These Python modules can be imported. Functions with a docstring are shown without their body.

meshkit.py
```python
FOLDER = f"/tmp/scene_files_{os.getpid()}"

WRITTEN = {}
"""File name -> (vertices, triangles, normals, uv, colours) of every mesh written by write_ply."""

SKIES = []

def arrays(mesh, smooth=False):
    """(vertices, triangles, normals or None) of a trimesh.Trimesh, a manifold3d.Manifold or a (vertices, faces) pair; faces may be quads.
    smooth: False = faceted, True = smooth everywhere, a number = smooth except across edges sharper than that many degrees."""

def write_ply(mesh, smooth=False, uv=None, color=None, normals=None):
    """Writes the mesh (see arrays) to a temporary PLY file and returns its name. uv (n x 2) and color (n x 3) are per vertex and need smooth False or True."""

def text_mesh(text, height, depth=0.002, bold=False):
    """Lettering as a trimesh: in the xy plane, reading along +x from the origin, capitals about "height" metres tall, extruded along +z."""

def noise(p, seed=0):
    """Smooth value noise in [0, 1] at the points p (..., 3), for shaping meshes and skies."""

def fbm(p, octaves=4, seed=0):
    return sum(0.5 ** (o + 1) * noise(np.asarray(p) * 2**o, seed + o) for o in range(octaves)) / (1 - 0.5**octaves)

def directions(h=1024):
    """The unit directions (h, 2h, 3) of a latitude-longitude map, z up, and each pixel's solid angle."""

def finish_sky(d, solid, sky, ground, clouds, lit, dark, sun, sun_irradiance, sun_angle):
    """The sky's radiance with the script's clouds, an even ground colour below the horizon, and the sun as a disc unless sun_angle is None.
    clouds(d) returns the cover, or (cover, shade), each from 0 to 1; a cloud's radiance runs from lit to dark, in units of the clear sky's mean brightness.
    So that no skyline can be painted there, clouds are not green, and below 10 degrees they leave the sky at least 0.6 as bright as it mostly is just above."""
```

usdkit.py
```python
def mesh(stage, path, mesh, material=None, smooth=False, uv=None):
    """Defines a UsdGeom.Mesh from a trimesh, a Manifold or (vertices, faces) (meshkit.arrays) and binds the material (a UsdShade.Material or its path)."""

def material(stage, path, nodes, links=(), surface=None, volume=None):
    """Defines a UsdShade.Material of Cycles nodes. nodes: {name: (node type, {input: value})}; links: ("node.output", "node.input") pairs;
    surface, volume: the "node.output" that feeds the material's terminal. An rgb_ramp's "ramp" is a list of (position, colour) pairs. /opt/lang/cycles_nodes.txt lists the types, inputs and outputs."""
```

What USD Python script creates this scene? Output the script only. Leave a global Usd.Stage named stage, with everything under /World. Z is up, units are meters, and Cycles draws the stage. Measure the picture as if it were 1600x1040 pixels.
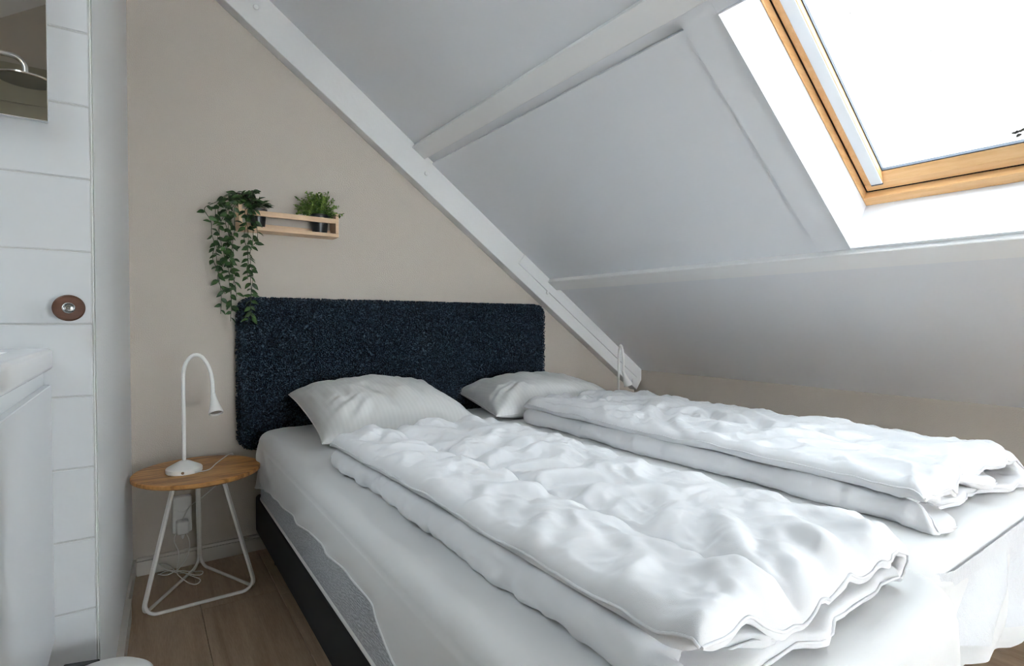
import math, random
import numpy as np, trimesh, manifold3d as m3, usdkit, meshkit
from pxr import Usd, UsdGeom, UsdLux, UsdShade, Gf, Sdf, Vt

stage = Usd.Stage.CreateInMemory()
UsdGeom.SetStageUpAxis(stage, 'Z'); UsdGeom.SetStageMetersPerUnit(stage, 1.0)
UsdGeom.Xform.Define(stage, '/World'); UsdGeom.Scope.Define(stage, '/World/Looks')
rng = np.random.default_rng(7); random.seed(7)

# ---------------------------------------------------------------- camera, sky, exposure
EXPOSURE = 1.2
SKY = (0.90, 0.955, 1.0)
SKY_STRENGTH = 6.0
YAW, PITCH, ROLL = math.radians(34.69), math.radians(1.25), math.radians(0.19)
CAM = np.array([0.029, -2.537, 0.994])
cam = UsdGeom.Camera.Define(stage, '/World/camera')
Fv = np.array([math.sin(YAW)*math.cos(PITCH), math.cos(YAW)*math.cos(PITCH), -math.sin(PITCH)])
Rv = np.array([math.cos(YAW), -math.sin(YAW), 0]); Uv = np.cross(Rv, Fv)
Rr, Ur = Rv*math.cos(ROLL)+Uv*math.sin(ROLL), -Rv*math.sin(ROLL)+Uv*math.cos(ROLL)
cam.AddTransformOp().Set(Gf.Matrix4d(*Rr, 0, *Ur, 0, *(-Fv), 0, *CAM, 1))
cam.CreateHorizontalApertureAttr(36.0); cam.CreateFocalLengthAttr(841.6*36/1600)
cam.CreateClippingRangeAttr((0.02, 200)); cam.CreateExposureAttr(EXPOSURE)
sky = UsdLux.DomeLight.Define(stage, '/World/sky')
sky.CreateColorAttr(SKY); sky.CreateIntensityAttr(SKY_STRENGTH)

# ---------------------------------------------------------------- materials
L = '/World/Looks/'
def M(name, nodes, links=(), surface='p.BSDF'):
    return usdkit.material(stage, L+name, nodes, links, surface=surface)
def plain(name, col, rough=0.5, bump=None, **kw):
    """One colour; bump = (noise scale, distance) gives fine relief."""
    n = {'p': ('principled_bsdf', {'base_color': col, 'roughness': rough, **kw})}; l = []
    if bump:
        n['g'] = ('geometry', {}); n['n'] = ('noise_texture', {'scale': bump[0], 'detail': 3.0}); n['b'] = ('bump', {'distance': bump[1], 'strength': 1.0})
        l = [('g.position', 'n.vector'), ('n.fac', 'b.height'), ('b.normal', 'p.normal')]
    return M(name, n, l)
def wood(name, c0, c1, c2, axis, scale=9.0, stretch=14.0, rough=0.45, ring=3.0):
    """Grain running along an axis, varied per piece."""
    sc = [stretch]*3; sc['xyz'.index(axis)] = 1.0
    n = {'g': ('geometry', {}), 'o': ('object_info', {}), 'k': ('vector_math', {'math_type': 'scale', 'vector1': (31.0, 17.0, 23.0)}),
         'a': ('vector_math', {'math_type': 'add'}), 'm': ('mapping', {'scale': tuple(sc)}),
         'n1': ('noise_texture', {'scale': scale*0.28, 'detail': 5.0, 'roughness': 0.6, 'distortion': 0.6}),
         'n2': ('noise_texture', {'scale': scale*ring, 'detail': 4.0, 'roughness': 0.7}),
         'mx': ('math', {'math_type': 'multiply_add', 'value2': 0.35}), 'h': ('math', {'math_type': 'multiply', 'value2': 0.65}),
         'rv': ('math', {'math_type': 'multiply_add', 'value2': 0.12}),
         'r': ('rgb_ramp', {'ramp': [(0.25, c0), (0.5, c1), (0.75, c2)]}), 'b': ('bump', {'distance': 0.0006, 'strength': 0.6}),
         'p': ('principled_bsdf', {'roughness': rough})}
    l = [('o.random', 'k.scale'), ('g.position', 'a.vector1'), ('k.vector', 'a.vector2'), ('a.vector', 'm.vector'), ('m.vector', 'n1.vector'), ('m.vector', 'n2.vector'),
         ('n1.fac', 'h.value1'), ('n2.fac', 'mx.value1'), ('h.value', 'mx.value3'), ('o.random', 'rv.value1'), ('mx.value', 'rv.value3'), ('rv.value', 'r.fac'),
         ('r.color', 'p.base_color'), ('n2.fac', 'b.height'), ('b.normal', 'p.normal')]
    return M(name, n, l)
m_cream = plain('cream_wall_paint', (0.53, 0.475, 0.41), 0.75, (220.0, 0.0012))
m_white = plain('white_wall_paint', (0.80, 0.80, 0.79), 0.6, (160.0, 0.0008))
m_ceil = plain('white_ceiling_paint', (0.815, 0.83, 0.86), 0.5, (90.0, 0.0006))
m_beam = plain('white_beam_gloss_paint', (0.88, 0.88, 0.88), 0.38, (60.0, 0.0006))
m_rafter = plain('white_rafter_paint', (0.72, 0.72, 0.715), 0.45, (60.0, 0.0006))
m_tile = plain('white_glazed_tile', (0.62, 0.63, 0.64), 0.16, (14.0, 0.0010))
m_tile2 = plain('beige_glazed_tile', (0.36, 0.34, 0.26), 0.25, (14.0, 0.0010))
m_spray = plain('grey_silicone_spray_face', (0.16, 0.17, 0.16), 0.4)
m_grout = plain('grey_grout', (0.50, 0.50, 0.49), 0.9)
m_van = plain('white_lacquer', (0.80, 0.82, 0.83), 0.05)
m_ceramic = plain('white_ceramic', (0.84, 0.84, 0.84), 0.08)
m_chrome = plain('chrome', (0.78, 0.78, 0.78), 0.12, metallic=1.0)
m_mirror = plain('mirror_silver', (0.80, 0.79, 0.74), 0.015, metallic=1.0)
m_dark = plain('dark_hole', (0.015, 0.015, 0.015), 0.7)
m_lampw = plain('white_lamp_plastic', (0.82, 0.81, 0.78), 0.35)
m_lens = plain('grey_lamp_lens', (0.30, 0.29, 0.27), 0.4)
m_wire = plain('white_powder_coated_steel', (0.78, 0.76, 0.72), 0.4)
m_cable = plain('white_cable', (0.72, 0.70, 0.66), 0.45)
m_plastic = plain('white_plastic', (0.78, 0.77, 0.74), 0.35)
m_blackpot = plain('black_plastic_pot', (0.012, 0.013, 0.014), 0.35)
m_soil = plain('dark_soil', (0.02, 0.017, 0.013), 0.95, (120.0, 0.004))
m_alu = plain('pale_grey_aluminium', (0.74, 0.77, 0.80), 0.4)
m_seal = plain('dark_brown_rubber_seal', (0.03, 0.018, 0.010), 0.8)
m_gasket = plain('dark_grey_gasket', (0.10, 0.12, 0.15), 0.6)
m_base = plain('black_woven_fabric', (0.010, 0.010, 0.012), 0.9, (900.0, 0.0012))
m_stem = plain('green_brown_stem', (0.035, 0.05, 0.018), 0.6)
m_base2 = plain('beige_mattress_ticking', (0.55, 0.52, 0.47), 0.85)
m_base_beige = m_base2
m_stem2 = plain('light_green_stem', (0.10, 0.17, 0.035), 0.6)
m_knobwood = wood('brown_wooden_disc', (0.035, 0.012, 0.005), (0.085, 0.028, 0.011), (0.14, 0.05, 0.02), 'x', 30.0, 6.0, 0.4)
m_pine = wood('lacquered_pine', (0.60, 0.31, 0.12), (0.77, 0.45, 0.20), (0.86, 0.56, 0.29), 'y', 12.0, 16.0, 0.3)
m_pine2 = wood('lacquered_pine_upright', (0.60, 0.31, 0.12), (0.77, 0.45, 0.20), (0.86, 0.56, 0.29), 'x', 12.0, 16.0, 0.3)
m_shelf = wood('pale_birch', (0.55, 0.36, 0.21), (0.66, 0.45, 0.28), (0.74, 0.53, 0.35), 'x', 14.0, 12.0, 0.5)
m_floor = wood('oak_floor_board', (0.22, 0.145, 0.088), (0.37, 0.26, 0.17), (0.52, 0.39, 0.27), 'y', 7.0, 11.0, 0.42, 3.4)
# round table top: long oak stripes with a swirl
m_base_board = plain('off_white_skirting_paint', (0.60, 0.56, 0.50), 0.45)
m_oak = M('oiled_oak_top', {'g': ('geometry', {}), 'm': ('mapping', {'scale': (3.2, 26.0, 3.0), 'rotation': (0, 0, math.radians(-14))}), 'm2': ('mapping', {'scale': (7.0, 150.0, 7.0), 'rotation': (0, 0, math.radians(-14))}),
    'n': ('noise_texture', {'scale': 1.0, 'detail': 4.0, 'roughness': 0.62, 'distortion': 1.4}), 'n2': ('noise_texture', {'scale': 1.0, 'detail': 3.0}),
    'x': ('math', {'math_type': 'multiply_add', 'value2': 0.35}), 'y': ('math', {'math_type': 'multiply', 'value2': 0.65}),
    'r': ('rgb_ramp', {'ramp': [(0.36, (0.13, 0.05, 0.014)), (0.44, (0.33, 0.145, 0.042)), (0.52, (0.52, 0.25, 0.075)), (0.68, (0.62, 0.33, 0.11))]}), 'p': ('principled_bsdf', {'roughness': 0.4})},
    [('g.position', 'm.vector'), ('g.position', 'm2.vector'), ('m.vector', 'n.vector'), ('m2.vector', 'n2.vector'), ('n.fac', 'y.value1'), ('n2.fac', 'x.value1'), ('y.value', 'x.value3'), ('x.value', 'r.fac'), ('r.color', 'p.base_color')])
def leaf_mat(name, a, b, rough):
    return M(name, {'g': ('geometry', {}), 'n': ('noise_texture', {'scale': 45.0, 'detail': 1.0}), 'r': ('rgb_ramp', {'ramp': [(0.35, a), (0.65, b)]}),
        'p': ('principled_bsdf', {'roughness': rough}), 't': ('translucent_bsdf', {}), 'x': ('mix_closure', {'fac': 0.18})},
        [('g.position', 'n.vector'), ('n.fac', 'r.fac'), ('r.color', 'p.base_color'), ('r.color', 't.color'), ('p.BSDF', 'x.closure1'), ('t.BSDF', 'x.closure2')], 'x.closure')
m_leaf = leaf_mat('dark_green_leaf', (0.014, 0.040, 0.010), (0.048, 0.115, 0.024), 0.42)
m_bush = leaf_mat('bright_green_leaf', (0.06, 0.13, 0.018), (0.22, 0.34, 0.06), 0.5)
m_dry = plain('grey_brown_dry_leaf', (0.10, 0.095, 0.085), 0.8)
# cloths
def cloth(name, col, rough=0.85, weave=2600.0, dist=0.0004, sheen=0.15):
    return M(name, {'g': ('geometry', {}), 'n': ('noise_texture', {'scale': weave, 'detail': 1.0}), 'n2': ('noise_texture', {'scale': 60.0, 'detail': 3.0}),
        'a': ('math', {'math_type': 'multiply_add', 'value2': 2.2}), 'b': ('bump', {'distance': dist, 'strength': 0.8}),
        'p': ('principled_bsdf', {'base_color': col, 'roughness': rough, 'sheen_weight': sheen, 'sheen_roughness': 0.5})},
        [('g.position', 'n.vector'), ('g.position', 'n2.vector'), ('n2.fac', 'a.value1'), ('n.fac', 'a.value3'), ('a.value', 'b.height'), ('b.normal', 'p.normal')])
m_sheet = cloth('white_cotton_jersey', (0.76, 0.76, 0.76))
m_duvet = cloth('white_duvet_cotton', (0.80, 0.80, 0.815), weave=1500.0)
m_terry = cloth('white_terry_cloth', (0.70, 0.71, 0.735), 0.95, 500.0, 0.0016, 0.3)
m_pipe = plain('white_piping', (0.72, 0.72, 0.70), 0.7)
m_pillow = M('satin_striped_cotton', {'c': ('texture_coordinate', {}), 'm': ('mapping', {'rotation': (0, 0, 0.0)}),
    'w': ('wave_texture', {'wave_type': 'bands', 'bands_direction': 'x', 'profile': 'sine', 'scale': 18.0}), 'r': ('rgb_ramp', {'ramp': [(0.4, (0.755, 0.755, 0.74)), (0.6, (0.775, 0.775, 0.76))]}),
    'q': ('rgb_ramp', {'ramp': [(0.4, (0.7,)*3), (0.6, (0.55,)*3)]}), 'p': ('principled_bsdf', {'sheen_weight': 0.1})},
    [('c.object', 'm.vector'), ('m.vector', 'w.vector'), ('w.fac', 'r.fac'), ('w.fac', 'q.fac'), ('r.color', 'p.base_color'), ('q.color', 'p.roughness')])
m_quilt = M('grey_quilted_ticking', {'g': ('geometry', {}), 'v': ('voronoi_texture', {'scale': 160.0}), 'm': ('mapping', {'scale': (1.0, 0.55, 1.6)}), 'b': ('bump', {'distance': 0.003, 'strength': 1.0}),
    'r': ('rgb_ramp', {'ramp': [(0.0, (0.62, 0.64, 0.66)), (0.6, (0.42, 0.44, 0.46))]}), 'p': ('principled_bsdf', {'roughness': 0.8})},
    [('g.position', 'm.vector'), ('m.vector', 'v.vector'), ('v.distance', 'r.fac'), ('r.color', 'p.base_color'), ('v.distance', 'b.height'), ('b.normal', 'p.normal')])
m_navy = M('navy_boucle', {'g': ('geometry', {}), 'n': ('noise_texture', {'scale': 150.0, 'detail': 1.0}), 'r': ('rgb_ramp', {'ramp': [(0.38, (0.003, 0.005, 0.010)), (0.50, (0.010, 0.020, 0.034)), (0.60, (0.045, 0.075, 0.105)), (0.70, (0.085, 0.12, 0.15))]}),
    'p': ('principled_bsdf', {'roughness': 0.9, 'specular_ior_level': 0.25})}, [('g.position', 'n.vector'), ('n.fac', 'r.fac'), ('r.color', 'p.base_color')])
m_glass2 = M('clear_glass', {'w': ('layer_weight', {'blend': 0.5}), 'k': ('math', {'math_type': 'power', 'value2': 5.0}), 'f': ('math', {'math_type': 'multiply_add', 'value2': 0.93, 'value3': 0.04, 'use_clamp': True}), 't': ('transparent_bsdf', {'color': (0.97, 0.98, 0.98)}), 'g': ('glossy_bsdf', {'color': (1, 1, 1), 'roughness': 0.0}), 'x': ('mix_closure', {})},
    [('w.facing', 'k.value1'), ('k.value', 'f.value1'), ('f.value', 'x.fac'), ('t.BSDF', 'x.closure1'), ('g.BSDF', 'x.closure2')], 'x.closure')
m_glass = M('window_glass', {'w': ('layer_weight', {'blend': 0.5}), 'k': ('math', {'math_type': 'power', 'value2': 5.0}), 'f': ('math', {'math_type': 'multiply_add', 'value2': 0.93, 'value3': 0.04, 'use_clamp': True}), 't': ('transparent_bsdf', {'color': (0.41, 0.425, 0.43)}), 'g': ('glossy_bsdf', {'color': (1, 1, 1), 'roughness': 0.0}), 'x': ('mix_closure', {})},
    [('w.facing', 'k.value1'), ('k.value', 'f.value1'), ('f.value', 'x.fac'), ('t.BSDF', 'x.closure1'), ('g.BSDF', 'x.closure2')], 'x.closure')

# ---------------------------------------------------------------- helpers
used, ORIGIN = {}, {}
def numbered(parent, name):
    k = parent+'/'+name; n = used.get(k, 0); used[k] = n+1
    return k if n == 0 else f'{k}_{n:03d}'
def _data(p, label=None, cat=None, group=None, kind=None):
    for k, v in (('label', label), ('category', cat), ('group', group), ('kind', kind)):
        if v: p.SetCustomDataByKey(k, v)
    return p
def thing(name, label=None, cat=None, loc=(0, 0, 0), group=None, kind=None):
    path = numbered('/World', name); x = UsdGeom.Xform.Define(stage, path); x.AddTranslateOp().Set(Gf.Vec3d(*map(float, loc)))
    ORIGIN[path] = np.array(loc, float); _data(x.GetPrim(), label, cat, group, kind); return path
def group_of(name, parent):
    """A part that is itself made of sub-parts."""
    path = numbered(parent, name); UsdGeom.Xform.Define(stage, path); ORIGIN[path] = ORIGIN[parent]; return path
def V(mesh):
    if hasattr(mesh, 'to_mesh'):
        q = mesh.to_mesh(); return np.array(q.vert_properties[:, :3], float), np.array(q.tri_verts)
    if isinstance(mesh, (tuple, list)): return np.asarray(mesh[0], float), np.asarray(mesh[1], int)
    return np.array(mesh.vertices, float), np.array(mesh.faces)
def obj(name, mesh, mat, parent=None, smooth=False, label=None, cat=None, group=None, kind=None):
    """One Mesh from a mesh in world coordinates."""
    path = numbered(parent or '/World', name); v, f = V(mesh); o = ORIGIN.get(parent, np.zeros(3)) if parent else np.zeros(3)
    ORIGIN[path] = o
    p = usdkit.mesh(stage, path, (v-o, f), mat, smooth=smooth)
    p.CreateDoubleSidedAttr(True)
    _data(p.GetPrim(), label, cat, group, kind); return path
def join(ms):
    vs, fs, n = [], [], 0
    for m in ms:
        v, f = V(m)
        if f.shape[1] == 4: f = np.vstack([f[:, [0, 1, 2]], f[:, [0, 2, 3]]])
        vs.append(v); fs.append(f+n); n += len(v)
    return np.vstack(vs), np.vstack(fs)
def box(x0, x1, y0, y1, z0, z1, b=0.0):
    """A box, with chamfered edges when b > 0."""
    if b <= 0:
        t = trimesh.creation.box([x1-x0, y1-y0, z1-z0]); t.apply_translation([(x0+x1)/2, (y0+y1)/2, (z0+z1)/2]); return V(t)
    pts = []
    for sx in (0, 1):
        for sy in (0, 1):
            for sz in (0, 1):
                p = np.array([(x0, x1)[sx], (y0, y1)[sy], (z0, z1)[sz]]); d = np.array([1-2*sx, 1-2*sy, 1-2*sz])*b
                for k in range(3):
                    q = p + d; q[k] = p[k]; pts.append(q)
    return V(m3.Manifold.hull_points(np.array(pts)))
def rbox(x0, x1, y0, y1, z0, z1, r, n=16):
    ss = [m3.Manifold.sphere(r, n).translate((x, y, z)) for x in (x0+r, x1-r) for y in (y0+r, y1-r) for z in (z0+r, z1-r)]
    return V(m3.Manifold.batch_hull(ss))
def lathe(profile, loc=(0, 0, 0), n=40, axis=None):
    """Revolves (radius, height) points about z, or about the given axis."""
    p = np.array(profile, float); a = np.linspace(0, 2*np.pi, n, endpoint=False); k = len(p)
    v = np.stack([np.outer(p[:, 0], np.cos(a)), np.outer(p[:, 0], np.sin(a)), np.outer(p[:, 1], np.ones(n))], -1).reshape(-1, 3)
    i, j = np.meshgrid(np.arange(k-1), np.arange(n), indexing='ij'); j2 = (j+1) % n
    q = np.stack([i*n+j, i*n+j2, (i+1)*n+j2, (i+1)*n+j], -1).reshape(-1, 4)
    f = np.vstack([q[:, [0, 1, 2]], q[:, [0, 2, 3]]])
    if axis is not None: v = v @ frame(axis).T
    return v+np.array(loc, float), f
def frame(axis):
    a = np.array(axis, float); a /= np.linalg.norm(a); h = np.array([0, 0, 1.0]) if abs(a[2]) < 0.9 else np.array([1.0, 0, 0])
    x = np.cross(h, a); x /= np.linalg.norm(x); return np.stack([x, np.cross(a, x), a], 1)
def tube(path, r, n=10, closed=False):
    """A round tube along a polyline; r is one radius or one per point. Ends closed."""
    p = np.asarray(path, float); k = len(p); r = np.broadcast_to(np.asarray(r, float), (k,))
    t = np.roll(p, -1, 0)-np.roll(p, 1, 0) if closed else np.gradient(p, axis=0)
    t /= np.linalg.norm(t, axis=1, keepdims=True)+1e-12
    x = frame(t[0])[:, 0]; X = []
    for i in range(k):
        x = x-t[i]*(x@t[i]); x /= np.linalg.norm(x)+1e-12; X.append(x)
    X = np.array(X); Y = np.cross(t, X); a = np.linspace(0, 2*np.pi, n, endpoint=False)
    v = (p[:, None]+r[:, None, None]*(np.cos(a)[None, :, None]*X[:, None]+np.sin(a)[None, :, None]*Y[:, None])).reshape(-1, 3)
    i, j = np.meshgrid(np.arange(k if closed else k-1), np.arange(n), indexing='ij'); i2, j2 = (i+1) % k, (j+1) % n
    q = np.stack([i*n+j, i*n+j2, i2*n+j2, i2*n+j], -1).reshape(-1, 4); f = np.vstack([q[:, [0, 1, 2]], q[:, [0, 2, 3]]])
    if not closed:
        v = np.vstack([v, p[0], p[-1]]); c = k*n; jj = np.arange(n)
        f = np.vstack([f, np.stack([0*jj+c, (jj+1) % n, jj], 1), np.stack([0*jj+c+1, (k-1)*n+jj, (k-1)*n+(jj+1) % n], 1)])
    return v, f
def smooth_path(pts, n=60):
    """Catmull-Rom through the points, evenly resampled."""
    p = np.asarray(pts, float); q = np.vstack([2*p[0]-p[1], p, 2*p[-1]-p[-2]]); out = []
    for i in range(len(p)-1):
        a, b, c, d = q[i:i+4]
        for t in np.linspace(0, 1, 14, endpoint=False):
            out.append(0.5*((2*b)+(c-a)*t+(2*a-5*b+4*c-d)*t*t+(3*b-a-3*c+d)*t**3))
    out = np.array(out+[p[-1]]); s = np.r_[0, np.cumsum(np.linalg.norm(np.diff(out, axis=0), axis=1))]; u = np.linspace(0, s[-1], n)
    return np.stack([np.interp(u, s, out[:, k]) for k in range(3)], 1)
def fillet(pts, r, n=8):
    """A polyline with its inner corners rounded off by radius r."""
    p = np.asarray(pts, float); out = [p[0]]
    for i in range(1, len(p)-1):
        a, b = p[i-1]-p[i], p[i+1]-p[i]; a /= np.linalg.norm(a); b /= np.linalg.norm(b)
        ang = math.acos(np.clip(a@b, -1, 1)); d = r/math.tan(ang/2); c = p[i]+(a+b)/np.linalg.norm(a+b)*r/math.sin(ang/2)
        u, w = p[i]+a*d-c, p[i]+b*d-c; th = math.acos(np.clip(u@w/r/r, -1, 1))
        out += [c+(math.sin((1-t)*th)*u+math.sin(t*th)*w)/math.sin(th) for t in np.linspace(0, 1, n)]
    return np.array(out+[p[-1]])
def grid_faces(n, m, wrap=False):
    i, j = np.meshgrid(np.arange(n-1), np.arange(m if wrap else m-1), indexing='ij'); j2 = (j+1) % m
    q = np.stack([i*m+j, (i+1)*m+j, (i+1)*m+j2, i*m+j2], -1).reshape(-1, 4)
    return np.vstack([q[:, [0, 1, 2]], q[:, [0, 2, 3]]])
def poly_prism(xy, z0, z1):
    c = m3.CrossSection([np.array(xy, float)]); return V(m3.Manifold.extrude(c, z1-z0).translate((0, 0, z0)))
def xz_prism(xz, y0, y1):
    v, f = poly_prism([(x, z) for x, z in xz], 0, y1-y0); return np.stack([v[:, 0], y1-v[:, 2], v[:, 1]], 1), f
def ss(a, b, x): t = np.clip((x-a)/(b-a), 0, 1); return t*t*(3-2*t)
noise, fbm = meshkit.noise, meshkit.fbm
def n2(x, y, s, seed=0): return noise(np.stack([x*s, y*s, np.zeros_like(x)+seed*7.3], -1), seed)-0.5

# ---------------------------------------------------------------- the room: slope frame t up the roof, y along it, o outwards
SA = math.radians(35.7); sS, cS = math.sin(SA), math.cos(SA)
KNEE = np.array([2.809, 0, 0.663])
def slope(v):
    v = np.asarray(v, float); return KNEE+np.stack([-cS*v[..., 0]+sS*v[..., 2], v[..., 1], sS*v[..., 0]+cS*v[..., 2]], -1)
def sbox(t0, t1, y0, y1, o0, o1, b=0.0):
    v, f = box(t0, t1, y0, y1, o0, o1, b); return slope(v), f
YR, XL = -6.0, -2.2                     # rear wall, far left wall
RX = -0.15; RZ = KNEE[2]+sS/cS*(KNEE[0]-RX); TR = (KNEE[0]-RX)/cS
t_, y0_, y1_ = (1.0, 1.92), -1.69, -2.62  # skylight opening
SET = dict(kind='structure')
def structure(name, label, cat): return thing(name, label, cat, kind='structure')

w = structure('floor', 'brown oak plank floor running towards the headboard wall', 'floor')
obj('subfloor', box(XL, 2.95, YR, 0.0, -0.06, -0.012), m_dark, w)
r1 = np.random.default_rng(3)
xs = np.arange(0.195-0.246*10, 2.95, 0.246)
for i, x in enumerate(xs):
    xa, xb = max(x, XL), min(x+0.246, 2.86)
    if xb-xa < 0.02: continue
    cuts = [YR, -4.6, -3.1, -1.75, -0.43, 0.0] if abs(x-0.195) < 0.01 else [YR]+sorted([r1.uniform(-5.4, -4.2), r1.uniform(-2.9, -0.4)] if i % 2 else [r1.uniform(-4.4, -2.2), r1.uniform(-1.7, -0.5)])+[0.0]
    for a, b in zip(cuts[:-1], cuts[1:]):
        obj('plank', box(xa+0.0006, xb-0.0006, a+0.0006, b-0.0006, -0.012, 0.0, 0.0012), m_floor, w)
w = structure('wall_back', 'cream painted wall behind the headboard', 'wall')
gable = [(XL, -0.05), (2.86, -0.05), (2.86, 0.64), (RX, RZ+0.02), (XL, RZ-0.72*(RX-XL)+0.02)]
obj('plaster', xz_prism(gable, 0.0, 0.12), m_cream, w)
w = structure('wall_rear', 'white wall behind the camera', 'wall')
RW = (0.05, 1.75, 0.45, 1.3)              # window in the rear gable: x from-to, z from-to
gm = m3.Manifold.extrude(m3.CrossSection([np.array(gable)])-m3.CrossSection([np.array([(RW[0], RW[2]), (RW[1], RW[2]), (RW[1], RW[3]), (RW[0], RW[3])])]), 0.12)
v, f = V(gm); obj('plaster', (np.stack([v[:, 0], YR-v[:, 2], v[:, 1]], 1), f), m_cream, w)
w = structure('wall_shower', 'plain tiled shower wall behind the camera', 'wall')
SHX = 0.36
obj('plaster', xz_prism([(XL, 0), (SHX, 0), (SHX, RZ-0.72*(SHX-RX)), (RX, RZ), (XL, RZ-0.72*(RX-XL))], -3.55, -3.458), m_cream, w)
for k in range(8):
    for j in range(4): obj('tile', box(SHX-0.62*(j+1)+0.0015, SHX-0.62*j-0.0015, -3.458, -3.45, 0.30*k+0.0015, min(0.30*(k+1), 2.3)-0.0015, 0.0015), m_tile2, w)
w = structure('wall_right', 'low cream knee wall under the sloping ceiling', 'wall')
obj('plaster', box(2.80, 2.92, YR, 0.0, -0.05, 0.685), m_cream, w)
w = structure('wall_far_left', 'plain wall at the far left', 'wall')
obj('plaster', box(XL-0.1, XL, YR, 0.0, -0.05, 1.6), m_cream, w)
# partition at the left: plain end face towards the bed, tiled face towards the camera
YT, XT = -1.108, -0.046
w = structure('wall_left', 'white partition at the left with white glazed tiles', 'wall')
part = m3.Manifold.extrude(m3.CrossSection([np.array([(XL, YT+0.012), (XT-0.0015, YT+0.012), (XT-0.0015, YT+0.003), (XT, YT+0.0005), (-0.043, -1.0), (-0.028, -0.6), (-0.012, -0.2), (0.0, -0.0), (XL, -0.0)])]), 2.85)
part = part.trim_by_plane((-sS, 0, -cS), float(-(sS*KNEE[0]+cS*KNEE[2])-0.02))
part = part.trim_by_plane((sS, 0, -cS), float(sS*RX-cS*RZ-0.02))
obj('plaster', part, m_white, w)
gr = obj('grout', box(XL, XT-0.004, YT+0.0015, YT+0.014, 0.0, 2.5), m_grout, w)
for k in range(0, 17):
    zt = 1.585-0.15*(k-6)
    for j in range(3):
        xb = XT-0.005-0.30*j; zb = max(zt-0.15, 0.0)
        if zt-zb < 0.02: continue
        obj('tile', box(xb-0.30+0.0012, xb-0.0012, YT, YT+0.008, zb+0.0012, zt-0.0012, 0.0016), m_tile, w)
obj('edge_trim', box(XT-0.0040, XT-0.0020, YT-0.0005, YT+0.012, 0, 2.45, 0.0006), m_white, w)
# ceiling
w = structure('ceiling', 'white sloping attic ceiling with boarded panels', 'ceiling')
ya, yb = YR-0.05, 0.12
obj('panel', sbox(-0.25, t_[0], ya, yb, 0.0, 0.32), m_ceil, w)
obj('panel', sbox(t_[1], TR+0.05, ya, yb, 0.012, 0.32), m_ceil, w)
obj('panel', sbox(t_[0], t_[1], -1.5855, yb, 0.0, 0.02), m_ceil, w)
obj('backing_board', sbox(t_[0], t_[1], y0_, yb, 0.02, 0.32), m_ceil, w)
obj('panel', sbox(t_[0], t_[1], ya, y1_, 0.0, 0.32), m_ceil, w)
# flat casing boards round the skylight
obj('casing_board', sbox(0.993, 1.962, y0_, -1.588, -0.004, 0.02, 0.0005), m_ceil, w)
obj('casing_board', sbox(0.985, 1.968, -2.72, y1_, -0.005, 0.004, 0.001), m_ceil, w)
obj('casing_board', sbox(0.985, t_[0], y1_, y0_, -0.005, 0.004, 0.001), m_ceil, w)
obj('casing_board', sbox(t_[1], 1.968, y1_, y0_, -0.005, 0.014, 0.001), m_ceil, w)
lx = XL-0.1; tl = (RX-lx)/cS
def lbox(t0, t1, y0, y1, o0, o1):          # the other roof slope, t measured down from the ridge
    v, f = box(t0, t1, y0, y1, o0, o1); return np.stack([RX-cS*v[:, 0]-sS*v[:, 2], v[:, 1], RZ-sS*v[:, 0]+cS*v[:, 2]], 1), f[:, ::-1]
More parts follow.
